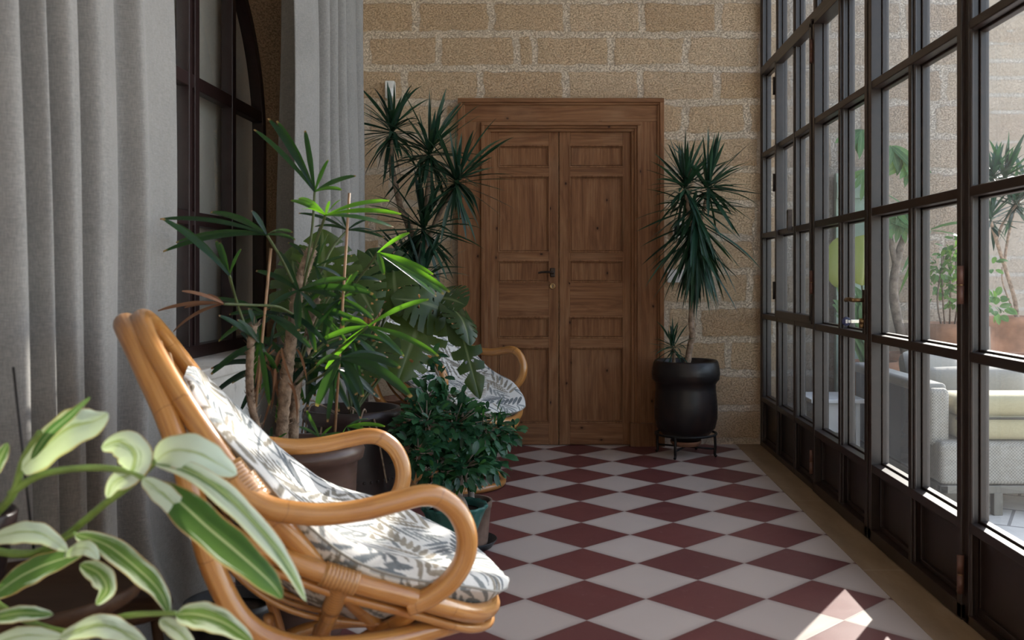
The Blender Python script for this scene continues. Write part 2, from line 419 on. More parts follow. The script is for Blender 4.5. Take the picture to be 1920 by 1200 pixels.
M['trunk2']=plain('fibrous_bark',(.27,.19,.135),.9,.1,0,.3,45,.8,120)
M['fig']=plain('grey_fig_bark',(.24,.19,.155),.75,.2,0,.25,30,.4,80)
M['cane']=plain('bamboo_cane',(.33,.19,.105),.6,.3,0,.15,40)
M['drac']=m_leaf('dracaena_blade',(.010,.034,.022),(.030,.085,.045),trans=.16,rough=.30,tcol=(.06,.16,.04))
M['rhapis']=m_leaf('palm_finger',(.007,.024,.014),(.020,.066,.026),ribs=5,trans=.40,rough=.22,tip=(.30,.16,.07),tcol=(.26,.66,.02))
M['dry']=m_leaf('dried_frond',(.17,.075,.038),(.30,.15,.08),trans=.25,rough=.6,ribs=4)
M['monst']=m_leaf('monstera_leaf',(.014,.038,.017),(.105,.150,.036),rib=(.16,.20,.09),trans=.38,rough=.27,tcol=(.16,.27,.035))
M['ficus']=m_leaf('fig_leaf',(.012,.048,.026),(.040,.125,.055),rib=(.05,.12,.06),trans=.22,rough=.18,tcol=(.10,.30,.03))
M['ginger']=m_leaf('variegated_leaf',(.030,.105,.020),(.10,.22,.04),rib=(.42,.50,.26),margin=(.45,.27,.11),patch=(.60,.70,.57),trans=.38,rough=.33,tcol=(.42,.55,.14))
M['stemg']=plain('green_stalk',(.17,.26,.06),.4,.4,0,.2,20)
M['petiole']=plain('dull_green_stalk',(.075,.095,.035),.5,.3,0,.2,25)
M['agave']=m_leaf('yellow_green_leaf',(.17,.21,.03),(.28,.31,.06),rib=(.40,.42,.16),trans=.35,rough=.4,tcol=(.5,.5,.06))
M['broad']=m_leaf('mid_green_leaf',(.045,.12,.035),(.11,.24,.07),rib=(.2,.3,.12),trans=.4,rough=.4,tcol=(.3,.5,.08))
M['mesh']=m_mesh('outdoor_sling',(.34,.30,.235),(.17,.15,.115))
M['cream']=m_fabric('cream_canvas',(.46,.40,.25),(.39,.34,.205)); M['gcloth']=m_fabric('stone_grey_canvas',(.29,.27,.235),(.23,.215,.185))
M['bcloth']=m_fabric('shade_tinted_canvas',(.105,.115,.135),(.085,.093,.11))  # the sofa side panel's blue shade is put into this cloth colour
M['alu']=plain('taupe_metal',(.15,.135,.11),.45,.4,.3,.06,20)
M['paving']=m_paving(); M['shutter']=plain('pale_green_paint',(.33,.42,.34),.6,.3,0,.08,15)
M['darkwood']=m_wood('ebonised_wood',False,.16)
M['paper']=plain('key_tag_white',(.8,.78,.72),.6,.3,0,.03,20); M['navy']=plain('navy_plastic',(.015,.02,.07),.35,.4,0,.1,20)

# ------------------------------------------------------------------ the hall
XL,XR=-1.39,1.312
def struct(name,mb,mat,label,parent=None,**kw):
    o=build(name,mb,mat,parent,**kw)
    return tag(o,label,None if parent else 'structure',None,'structure')

struct('floor',MB().box(-1.75,1.14,-1.25,6.56,-.08,0),M['tiles'],'floor of red and off-white cement tiles laid in diamonds',smooth=False)
struct('trim_1',MB().box(1.14,1.44,-1.25,6.56,-.08,.002),M['border'],'brown stone threshold strip along the steel glazing',smooth=False)
struct('ceiling',MB().box(-1.75,1.44,-1.3,6.9,4.0,4.1),M['ceil'],'pale ceiling high above the tiled hall',smooth=False)
struct('wall_front',MB().box(-1.75,1.44,-1.4,-1.25,-.08,4.0),M['plaster'],'plain plaster wall behind the viewer',smooth=False)

RH=.2295; H0=2.548
def joints(row):
    tab={2:[824,859,1003,1143,1288,1432],1:[780,920,1062,1203.6,1348],0:[691,822,967,1001,1145,1288,1430],-1:[760,900,1060,1200,1344],-2:[690,830,980,1120,1285,1400]}
    if row in tab: xs=[bx(p) for p in tab[row]]
    else:
        r=random.Random(row*7+3); x=bx(690)+r.uniform(0,.45); xs=[]
        while x<3.2: xs.append(x); x+=r.choice([.5,.52,.54,.5,.22])
        return [xs[0]-.52]+xs
    r=random.Random(row*5+1); a=xs[0]; xs=[a-.52,a-1.04]+xs; x=xs[-1]
    while x<3.3: x+=r.choice([.5,.53,.51,.24]); xs.append(x)
    return sorted(xs)
JT={k:joints(k) for k in range(-13,8)}
def stone_wall(x0,x1,z0,z1,y,step,flip=False):
    nx=int((x1-x0)/step)+1; nz=int((z1-z0)/step)+1
    mb=MB(); st=[]; vs=[]; cc=[]
    for j in range(nz+1):
        z=z0+(z1-z0)*j/nz
        for i in range(nx+1):
            x=x0+(x1-x0)*i/nx
            wx=x+noise.noise(V((x*4,z*4,3)))*.020+noise.noise(V((x*14,z*14,1)))*.012
            wz=z+noise.noise(V((x*3,z*3,9)))*.014+noise.noise(V((x*13,z*13,5)))*.011
            k=math.floor((wz-H0)/RH); fz=(wz-H0)/RH-k
            dz=min(fz,1-fz)*RH
            js=JT.get(k,JT[0]); lo=max([q for q in js if q<=wx] or [wx-.3]); hi=min([q for q in js if q>wx] or [wx+.3])
            dx=min(wx-lo,hi-wx)
            d=min(dx,dz)
            s=min(1,max(0,(d-.014)/.022))
            rt=random.Random(int(lo*997)+k*131).random()
            dy=s*(.003+.0045*(noise.fractal(V((x*24,z*34,rt*9)),.8,2.1,4)))+.002*noise.noise(V((x*30,z*30,2)))
            vs.append((x,y-dy,z)); st.append(s); cc.append(rt)
    fs=[]
    W=nx+1
    for j in range(nz):
        for i in range(nx):
            a=j*W+i; fs.append((a,a+1,a+W+1,a+W))
    mb.add(vs,fs); mb.c=cc
    return mb,st
mb,st=stone_wall(-1.80,1.42,-.08,4.0,BY,.012)
n0=len(mb.v); mb.box(-1.80,1.42,BY+.03,BY+.40,-.08,4.0); st+= [1]*8
struct('wall_back',mb,M['stone'],'honey limestone block wall with pale mortar around the wooden door',attrs={'stone':st},local=True,smooth=True)
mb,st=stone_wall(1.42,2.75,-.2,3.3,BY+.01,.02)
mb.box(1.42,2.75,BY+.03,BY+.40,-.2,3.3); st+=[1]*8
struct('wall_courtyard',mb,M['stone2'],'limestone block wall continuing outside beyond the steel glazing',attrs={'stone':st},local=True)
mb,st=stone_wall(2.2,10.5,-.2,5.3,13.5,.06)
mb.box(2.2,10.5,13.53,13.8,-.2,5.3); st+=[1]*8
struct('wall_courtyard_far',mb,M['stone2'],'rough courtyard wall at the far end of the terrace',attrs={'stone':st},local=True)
struct('floor_courtyard',MB().box(1.44,10.5,-4,13.6,-.2,-.02),M['paving'],'pale stone paving of the sunny terrace outside',smooth=False)

# wall on the side of the arched window, with the arched opening cut through it
ARY,ARW,ARS,SILL=4.18,1.0,1.83,.78
def arch_pts(x,grow=0,n=40,sill=SILL):
    w=ARW+grow; pts=[(x,ARY+w,sill-grow*0)]
    for k in range(n+1):
        a=PI*k/n; pts.append((x,ARY+w*math.cos(a),ARS+w*math.sin(a)))
    pts.append((x,ARY-w,sill)); return pts
def wall_with_arch(x,flip):
    mb=MB(); pts=arch_pts(x,.03); Y0,Y1,Z0,Z1=-1.25,6.56,-.08,4.0
    # outer loop matched to the inner one by projection
    def outer(p):
        y,z=p[1],p[2]
        dy,dz=y-ARY,z-ARS
        return None
    n=len(pts); arc=pts[1:-1]; half=len(arc)//2
    yL,yR=ARY-ARW-.03,ARY+ARW+.03
    # side pieces, below piece
    def quad(a,b,c,d): mb.add([(x,)+a,(x,)+b,(x,)+c,(x,)+d],[(0,1,2,3)])
    quad((Y0,Z0),(yL,Z0),(yL,Z1),(Y0,Z1)); quad((yR,Z0),(Y1,Z0),(Y1,Z1),(yR,Z1)); quad((yL,Z0),(yR,Z0),(yR,SILL),(yL,SILL))
    for i in range(len(arc)-1):
        a,b=arc[i],arc[i+1]
        mb.add([a,b,(x,b[1],Z1),(x,a[1],Z1)],[(0,1,2,3)])
    return mb
mb=wall_with_arch(XL,False)
struct('wall_left',mb,M['plaster'],'plastered wall with the tall arched window',smooth=False,local=True)
XW=-1.64
mb=MB(); a=arch_pts(XL,.03); b=arch_pts(XW-.02,.03)
vs=[];fs=[];n=len(a)
for p in a: vs.append(p)
for p in b: vs.append(p)
for i in range(n-1): fs.append((i,i+1,n+i+1,n+i))
mb.add(vs,fs); st=[.9]*len(mb.v)
struct('trim_3',mb,M['stone'],'bare stone reveal of the arched window',attrs={'stone':st},local=True,smooth=False)
struct('windowsill_1',MB().box(XW-.12,XL+.012,ARY-ARW-.03,ARY+ARW+.03,SILL-.05,SILL),M['plaster'],'plastered sill beneath the arched window',bevel=.008,smooth=False)
struct('wall_room',MB().box(-2.2,-2.1,-1.25,6.5,-.08,4.0).box(-2.15,-1.76,2.9,2.95,0,4).box(-2.15,-1.76,5.9,5.95,0,4).box(-2.2,-1.70,-1.2,6.5,3.9,4.0),M['ceil'],'dim wall of the room behind the arched window',smooth=False,local=True)

# arched window: steel frame, glass, and a drawn blind behind it
w1=thing('window_1','arched plum-brown steel window beside the linen curtains','window',(XW,ARY,SILL)); w1['kind']='structure'
arc=[V((XW,ARY+.985*math.cos(PI*k/48),ARS+.985*math.sin(PI*k/48))) for k in range(49)]
mb=MB(); outl=[V((XW,ARY+.985,SILL))]+arc+[V((XW,ARY-.985,SILL))]
def ribbon(mb,pts,inward,w,x0,x1):
    vs=[];fs=[]
    for p in pts:
        q=p+(V((0,ARY,max(min(p.z,ARS),SILL)))-V((0,p.y,p.z))).normalized()*w if inward else p
        vs+= [(x0,p.y,p.z),(x1,p.y,p.z),(x1,q.y,q.z),(x0,q.y,q.z)]
    for i in range(len(pts)-1):
        for k in range(4):
            k2=(k+1)%4; fs.append((i*4+k,i*4+k2,i*4+4+k2,i*4+4+k))
    mb.add(vs,fs)
ribbon(mb,outl,True,.05,XW-.03,XW+.03)
mb.box(XW-.03,XW+.03,ARY-.985,ARY+.985,SILL,SILL+.055)
build('window_frame',mb,M['steel2'],w1,smooth=False,bevel=.004)
def top_at(y): return ARS+math.sqrt(max(0,.96**2-(y-ARY)**2))
for y,wd in ((ARY-.495,.045),(ARY-.045,.035),(ARY+.028,.05),(ARY+.495,.05)):
    build('mullion',MB().box(XW-.03,XW+.028,y-wd/2,y+wd/2,SILL,top_at(y)),M['steel2'],w1,smooth=False,bevel=.004)
for z in (1.385,1.978):
    hw=.96 if z<ARS else math.sqrt(.96**2-(z-ARS)**2)
    build('transom',MB().box(XW-.026,XW+.024,ARY-hw,ARY+hw,z-.03,z+.03),M['steel2'],w1,smooth=False,bevel=.004)
gp=[(XW,p.y,p.z) for p in outl]; mb=MB(); mb.add(gp,[tuple(range(len(gp)))]); build('window_pane',mb,M['glass2'],w1,smooth=False)
mb=MB(); n=60; vs=[];fs=[]
for i in range(n+1):
    y=3.02+(5.34-3.02)*i/n; x=-1.705+.005*math.sin(i*.55)+.002*math.sin(i*2.3)
    vs+=[(x,y,.02),(x,y,3.6)]
for i in range(n): fs.append((2*i,2*i+2,2*i+3,2*i+1))
mb.add(vs,fs); tag(build('blind',mb,M['sheer'],None,local=False),'flat grey cloth blind drawn behind the arched window','blind')

# ------------------------------------------------------------------ old double door in the back wall
DY=6.505                      # front of the leaves
def leaf(name,px0,px1,pn0,pn1,label):
    x0,x1=bx(px0),bx(px1); a,b=bx(pn0),bx(pn1)
    d=thing(name,label,'door',((x0+x1)/2,DY,0)); d['kind']='structure'
    rows=[(275,313),(332,472),(490,528),(595,632),(652,790)]
    top,bot=bh(247),.004
    for q,(s0,s1) in enumerate(((x0,a),(b,x1))):
        build('stile',MB().box(s0,s1,DY,DY+.034,bot,top),M['woodv'],d,smooth=False,bevel=.002)
    edges=[(bh(rows[0][0]),top)]+[(bh(rows[i+1][0]),bh(rows[i][1])) for i in range(4)]+[(bot,bh(rows[4][1]))]
    for z0,z1 in edges: build('rail',MB().box(a,b,DY+.001,DY+.034,z0,z1),M['woodh'],d,smooth=False,bevel=.002)
    for y0,y1 in rows:
        z1,z0=bh(y0),bh(y1)
        pn=MB().box(a-.004,b+.004,DY+.011,DY+.03,z0-.004,z1+.004)
        p=build('panel',pn,M['woodv'],d,smooth=False)
        mo=MB()
        for g_,w,f0 in ((-.007,.010,-.004),(.006,.006,.003)):
            A,B,C_,D_=a+g_,b-g_,z0+g_,z1-g_
            for (u0,u1,v0,v1) in ((A,B,D_-w,D_),(A,B,C_,C_+w),(A,A+w,C_+w,D_-w),(B-w,B,C_+w,D_-w)): mo.box(u0,u1,DY+f0,DY+.02,v0,v1)
        build('moulding',mo,M['woodv'],d,smooth=False,bevel=.0025)
    return d
d1=leaf('door_1',918,1047.2,936,1029,'old pine door leaf carrying the lever handle')
d2=leaf('door_2',1048.8,1183,1069,1167,'old pine door leaf without a handle')
hx,hz=bx(1037),bh(511)
pl=MB().box(hx-.018,hx+.014,DY-.008,DY,hz-.03,hz+.03); build('back_plate',pl,M['dmetal'],d1,smooth=False,bevel=.004)
hd=MB().tube([(hx,DY,hz),(hx,DY-.05,hz)],.010,10); hd.tube(catmull([(hx+.006,DY-.05,hz),(hx-.03,DY-.054,hz+.003),(hx-.075,DY-.05,hz+.002),(hx-.098,DY-.048,hz-.004)],5),[.010,.010,.009,.009,.008,.008,.008,.008,.008,.008,.008,.008,.007,.007,.007,.006],10)
build('lever_handle',hd,M['dmetal'],d1)
kx,kz=bx(1036),bh(536.5)
ky=MB(); prof=[(.0,.0),(.021,.0),(.021,.004),(.017,.008),(.012,.005),(.0,.006)]
vs=[]; 
for r,h in prof:
    for k in range(24): vs.append((kx+r*math.cos(2*PI*k/24),DY-h,kz+r*math.sin(2*PI*k/24)))
fs=[(i*24+k,i*24+(k+1)%24,i*24+24+(k+1)%24,i*24+24+k) for i in range(len(prof)-1) for k in range(24)]
ky.add(vs,fs); e=build('keyhole_rose',ky,M['brass'],d1); build('keyhole',MB().box(kx-.003,kx+.003,DY-.009,DY-.004,kz-.009,kz+.007),M['black'],e,smooth=False)

# casing round the door
cz=thing('trim_2','moulded old pine casing round the double door','door casing',(bx(1052),BY,0)); cz['kind']='structure'
def frame_strip(name,xo0,xo1,zt,w,y0,y1,mat,bot0=0.0,bot1=0.0):
    """an upside-down U of boards: outer edges xo0..xo1, top zt, board width w"""
    mb=MB(); mb.box(xo0,xo0+w,y0,y1,bot0,zt-w); mb.box(xo1-w,xo1,y0,y1,bot1,zt-w)
    a=build(name,mb,M[mat+'v' if mat=='wood' else mat],cz,smooth=False,bevel=.003)
    build(name,MB().box(xo0,xo1,y0,y1,zt-w,zt),M['woodh'],cz,smooth=False,bevel=.003)
X0,X1,ZT=bx(861),bx(1243),bh(188)
frame_strip('casing_board',X0+.02,X1-.02,ZT-.02,.135,BY-.06,BY-.005,'wood')
frame_strip('outer_moulding',X0,X1,ZT,.028,BY-.085,BY-.004,'wood')
frame_strip('outer_bead',X0+.026,X1-.026,ZT-.026,.018,BY-.072,BY-.01,'wood')
xi0,xi1,zi=bx(904),bx(1200),bh(232)
frame_strip('inner_moulding',xi0,xi1,zi,.024,BY-.085,BY-.01,'wood')
frame_strip('inner_bead',xi0+.022,xi1-.022,zi-.022,.020,BY-.070,BY-.01,'wood')
frame_strip('stop',xi0+.040,xi1-.040,zi-.040,.022,BY-.055,BY-.004,'wood')
build('plinth_block',MB().box(bx(1180),X1+.004,BY-.098,BY-.004,0,bh(790)),M['woodd'],cz,smooth=False,bevel=.004)
build('plinth_block',MB().box(X0-.004,bx(922),BY-.098,BY-.004,0,bh(790)),M['woodd'],cz,smooth=False,bevel=.004)

# things on the stone wall
def wallbox(name,label,cat,px0,px1,py0,py1,dep,mat,front=None):
    t=thing(name,label,cat,(bx((px0+px1)/2),BY-.02,bh(py1)))
    build('housing',MB().box(bx(px0),bx(px1),BY-.02-dep,BY+.004,bh(py1),bh(py0)),mat,t,smooth=False,bevel=.006)
    return t
t=wallbox('motion_detector','small white motion detector high on the stone wall','detector',724.5,742,154,186,.035,M['white'])
mb=MB(); n=10; x0,x1=bx(726),bx(740.5); z0,z1=bh(183),bh(168); vs=[];fs=[]
for i in range(n+1):
    a=PI*i/n; vs+=[((x0+x1)/2-(x1-x0)/2*math.cos(a),BY-.053-.018*math.sin(a),z0),((x0+x1)/2-(x1-x0)/2*math.cos(a),BY-.05-.012*math.sin(a),z1)]
for i in range(n): fs.append((2*i,2*i+2,2*i+3,2*i+1))
mb.add(vs,fs); build('lens',mb,M['white'],t)
build('indicator',MB().box(bx(736),bx(739),BY-.058,BY-.05,bh(178),bh(174)),M['black'],t,smooth=False)
t=wallbox('thermostat','white wall thermostat with a black screen behind the dracaena crown','thermostat',1261,1287,419,446,.02,M['white'])
build('screen',MB().box(bx(1263),bx(1284),BY-.043,BY-.038,bh(441),bh(423)),M['black'],t,smooth=False,bevel=.001)
wallbox('switch_plate','pale grey blank wall plate low behind drooping dracaena leaves','wall plate',1250,1290,506,530,.012,M['white'])

# ------------------------------------------------------------------ steel glazing
MY=[6.49,6.01,5.55,5.085,4.60,4.144,3.653,3.15,2.65,2.16,1.66,1.16,.66,.16,-.34,-.84,-1.22]
ROW=[.318,.872,1.408,1.948,2.512,3.08,3.64,3.97]
GX=1.352
def vbar(mb,y,z0,z1,w=.030,f=0):
    mb.box(1.300-f,1.334,y-w/2,y+w/2,z0,z1); mb.tube([(1.309,y-w/2-.003,z0),(1.309,y-w/2-.003,z1)],.0075,8); mb.box(1.334,1.364,y-w/2-.008,y+w/2+.008,z0,z1)
def hbar(mb,z,y0,y1,w=.030,f=0):
    mb.box(1.302-f,1.334,y0,y1,z-w/2,z+w/2); mb.box(1.334,1.362,y0,y1,z-w/2-.008,z+w/2+.008)
w2=thing('window_2','tall brown steel glazed wall between hall and terrace','window',(1.34,2.6,0)); w2['kind']='structure'
def door_bay(y): return 3.151<y<5.084
mb=MB()
for i,y in enumerate(MY):
    z0=2.512 if door_bay(y) else 0
    vbar(mb,y,z0,3.99,.044 if i in (0,3,7) else .032)
build('window_frame',mb,M['steel'],w2,smooth=False,bevel=.003)
mb=MB()
for z in ROW:
    w=.052 if abs(z-2.512)<.01 else .032
    if z<2.5: hbar(mb,z,5.085,6.50,w); hbar(mb,z,-1.24,3.15,w)
    else: hbar(mb,z,-1.24,6.50,w,.004 if w>.05 else 0)
mb.box(1.300,1.364,5.085,6.50,0.002,.035); mb.box(1.300,1.364,-1.24,3.15,0.002,.035)
build('glazing_bar',mb,M['steel'],w2,smooth=False,bevel=.003)
g=MB(); k=MB()
for i in range(len(MY)-1):
    y1,y0=MY[i],MY[i+1]
    inb=door_bay((y0+y1)/2)
    if not inb: k.box(1.336,1.35,y0,y1,.03,ROW[0]); k.box(1.326,1.338,y0+.03,y1-.03,.035,.060)
    zs=[z for z in ROW if not inb or z>2.5]
    for a,b in zip(zs[:-1],zs[1:]): g.add([(GX,y0,a),(GX,y1,a),(GX,y1,b),(GX,y0,b)],[(0,1,2,3)])
build('glazing',g,M['glass'],w2,smooth=False); build('kick_panel',k,M['steel'],w2,smooth=False,bevel=.002)
# opening casement within the fixed glazing
mb=MB(); c0,c1=5.10,5.995
for y in (c0+.02,c1-.02): mb.box(1.286,1.334,y-.018,y+.018,.90,2.48)
for z in (.905,2.475): mb.box(1.286,1.334,c0,c1,z-.022,z+.022)
cs=build('casement',mb,M['steel'],w2,smooth=False,bevel=.003)
for z in (1.05,1.72,2.32): build('hinge',MB().tube([(1.284,c1+.002,z-.055),(1.284,c1+.002,z+.055)],.009,10),M['steel'],cs)
build('latch',MB().box(1.262,1.29,5.535,5.565,1.40,1.52),M['dmetal'],cs,smooth=False,bevel=.003)

def glass_door(name,y0,y1,hinge_y,ym,label):
    d=thing(name,label,'door',(1.33,(y0+y1)/2,0)); d['kind']='structure'
    s=MB(); st=.036
    for y in (y0+st/2+.004,y1-st/2-.004): s.box(1.288,1.334,y-st/2,y+st/2,.012,2.485); s.box(1.334,1.364,y-st/2-.006,y+st/2+.006,.012,2.485)
    build('stile',s,M['steel'],d,smooth=False,bevel=.003)
    m=MB(); vbar(m,ym,.02,2.48,.030,.006); build('mullion',m,M['steel'],d,smooth=False,bevel=.003)
    r=MB()
    for z in ROW[:4]: hbar(r,z,y0+.03,y1-.03,.034,.010)
    r.box(1.288,1.364,y0+.004,y1-.004,.008,.060); r.box(1.288,1.364,y0+.004,y1-.004,2.455,2.487)
    build('rail',r,M['steel'],d,smooth=False,bevel=.003)
    gl=MB(); zs=ROW[:4]+[2.47]
    for a,b in zip(zs[:-1],zs[1:]):
        for u,v in ((y0+.03,ym),(ym,y1-.03)): gl.add([(GX,u,a),(GX,v,a),(GX,v,b),(GX,u,b)],[(0,1,2,3)])
    build('glazing',gl,M['glass'],d,smooth=False)
    kp=MB().box(1.336,1.35,y0+.03,y1-.03,.05,ROW[0])
    for u,v in ((y0+.05,ym-.03),(ym+.03,y1-.05)):
        for (q0,q1,z0,z1) in ((u,v,.06,.078),(u,v,ROW[0]-.04,ROW[0]-.022),(u,u+.014,.06,ROW[0]-.022),(v-.014,v,.06,ROW[0]-.022)): kp.box(1.322,1.338,q0,q1,z0,z1)
    build('kick_panel',kp,M['steel'],d,smooth=False,bevel=.002)
    for z in (.16,1.105,2.32):
        h=MB().tube([(1.284,hinge_y,z-.062),(1.284,hinge_y,z-.002)],.0115,12).tube([(1.284,hinge_y,z+.002),(1.284,hinge_y,z+.062)],.0115,12)
        hh=build('hinge',h,M['hinge'],d); build('washer',MB().tube([(1.284,hinge_y,z-.003),(1.284,hinge_y,z+.003)],.0105,12),M['brass'],hh)
    return d
d3=glass_door('door_3',3.156,4.138,3.154,3.653,'steel glazed door leaf with panes reaching beside the lit sofa')
d4=glass_door('door_4',4.150,5.080,5.082,4.60,'steel glazed door leaf carrying lever and keys')
ly=4.172; lz=CAMH-(563-VY)/F*4.15
build('back_plate',MB().box(1.278,1.29,ly-.018,ly+.018,lz-.06,lz+.045),M['dmetal'],d4,smooth=False,bevel=.003)
h=MB().tube([(1.285,ly,lz),(1.235,ly,lz)],.009,10).tube(catmull([(1.237,ly-.006,lz),(1.232,ly+.05,lz+.002),(1.236,ly+.115,lz-.002)],5),.0095,10)
build('lever_handle',h,M['brass'],d4)
kz2=CAMH-(603-VY)/F*4.15
build('lock_plate',MB().box(1.278,1.29,ly-.016,ly+.016,kz2-.055,kz2+.05),M['dmetal'],d4,smooth=False,bevel=.003)
build('lock_cylinder',MB().tube([(1.29,ly,kz2),(1.262,ly,kz2)],.013,14).box(1.262,1.285,ly-.008,ly+.008,kz2-.03,kz2-.008),M['brass'],d4)
kt=thing('door_key','key with a navy cap hanging in the steel door lock','key',(1.25,ly,kz2-.02))
kb=MB().box(1.225,1.262,ly-.002,ly+.002,kz2-.007,kz2+.007); build('blade',kb,M['chrome'],kt,smooth=False,bevel=.001)
build('cap',MB().tube([(1.205,ly+.004,kz2),(1.205,ly-.004,kz2)],.020,16),M['navy'],kt,bevel=.002)
build('tag',MB().box(1.201,1.209,ly-.006,ly-.003,kz2-.008,kz2+.008).box(1.212,1.222,ly-.006,ly-.002,kz2-.006,kz2+.006),M['paper'],kt,smooth=False)

# ------------------------------------------------------------------ curtains
def curtain(name,label,prof,ybase,z0,z1,xb,flare=0,drift=0,edge_at=None):
    """prof: (y, offset) knots from the far edge towards the viewer"""
    ks=catmull([(y,o,0) for y,o in prof],7); nz=46
    mb=MB(); vs=[]; fs=[]; W=len(ks)
    for j in range(nz+1):
        t=j/nz; z=z0+(z1-z0)*(1-t**1.0)
        for i,k in enumerate(ks):
            y,o=k.x,k.y; s=i/(W-1)
            low=max(0,(.55-z)/.55)
            near=max(0,1-s*3)
            y2=y+drift*(1.9-z)*math.sin(PI*min(1,s*1.0))+flare*near*low**2.2
            x=xb+o*1.55*(1+.25*(1.2-z)/2)+.014*noise.noise(V((y*2.2,z*1.1,4)))+.03*low**2*near
            vs.append((x,y2,z))
    for j in range(nz):
        for i in range(W-1): a=j*W+i; fs.append((a,a+1,a+W+1,a+W))
    mb.add(vs,fs)
    o=build(name,mb,M['curtain']); m=o.modifiers.new('cloth','SOLIDIFY'); m.thickness=.004
    return tag(o,label,'curtain')
curtain('curtain','wide grey linen curtain hanging beside the rattan chair back',
  [(2.955,.0),(2.93,.022),(2.87,.030),(2.79,.028),(2.71,.030),(2.66,.034),(2.635,-.006),(2.60,-.004),(2.54,.020),(2.48,.034),(2.43,.038),(2.395,.030),(2.375,-.022),(2.35,-.012),(2.31,.032),(2.275,.040),(2.25,.028),(2.232,-.05),(2.215,-.12),(2.198,-.06),(2.185,.02),(2.165,.03),(2.145,-.03),(2.12,-.02),(2.07,.03),(2.02,.035),(1.97,-.05),(1.92,-.02),(1.85,.03),(1.76,.045),(1.68,-.05),(1.6,.03),(1.5,.04),(1.42,-.05),(1.3,.04),(1.2,-.03),(1.1,.03)],0,.006,3.46,-1.225,.55,.03)
curtain('curtain','narrow grey linen curtain gathered near the stone wall corner',
  [(5.60,.0),(5.55,.035),(5.46,.03),(5.40,-.06),(5.34,.03),(5.27,.04),(5.20,.02),(5.13,-.07),(5.07,.03),(5.00,.045),(4.94,-.06),(4.88,.035),(4.82,.035),(4.76,-.075),(4.70,.03),(4.63,.04),(4.58,-.08),(4.54,-.09),(4.50,.03),(4.42,.045),(4.34,.035),(4.25,.01)],0,.006,3.46,-1.215,.0,.05)
rd=thing('curtain_rod','slim dark rod carrying both linen curtains','curtain rod',(-1.22,3.5,3.48))
build('rod',MB().tube([(-1.22,.9,3.475),(-1.22,5.9,3.475)],.014,12),M['iron'],rd)
for y in (1.0,3.6,5.8): build('bracket',MB().tube([(-1.22,y,3.475),(-1.395,y,3.475)],.010,8),M['iron'],rd)

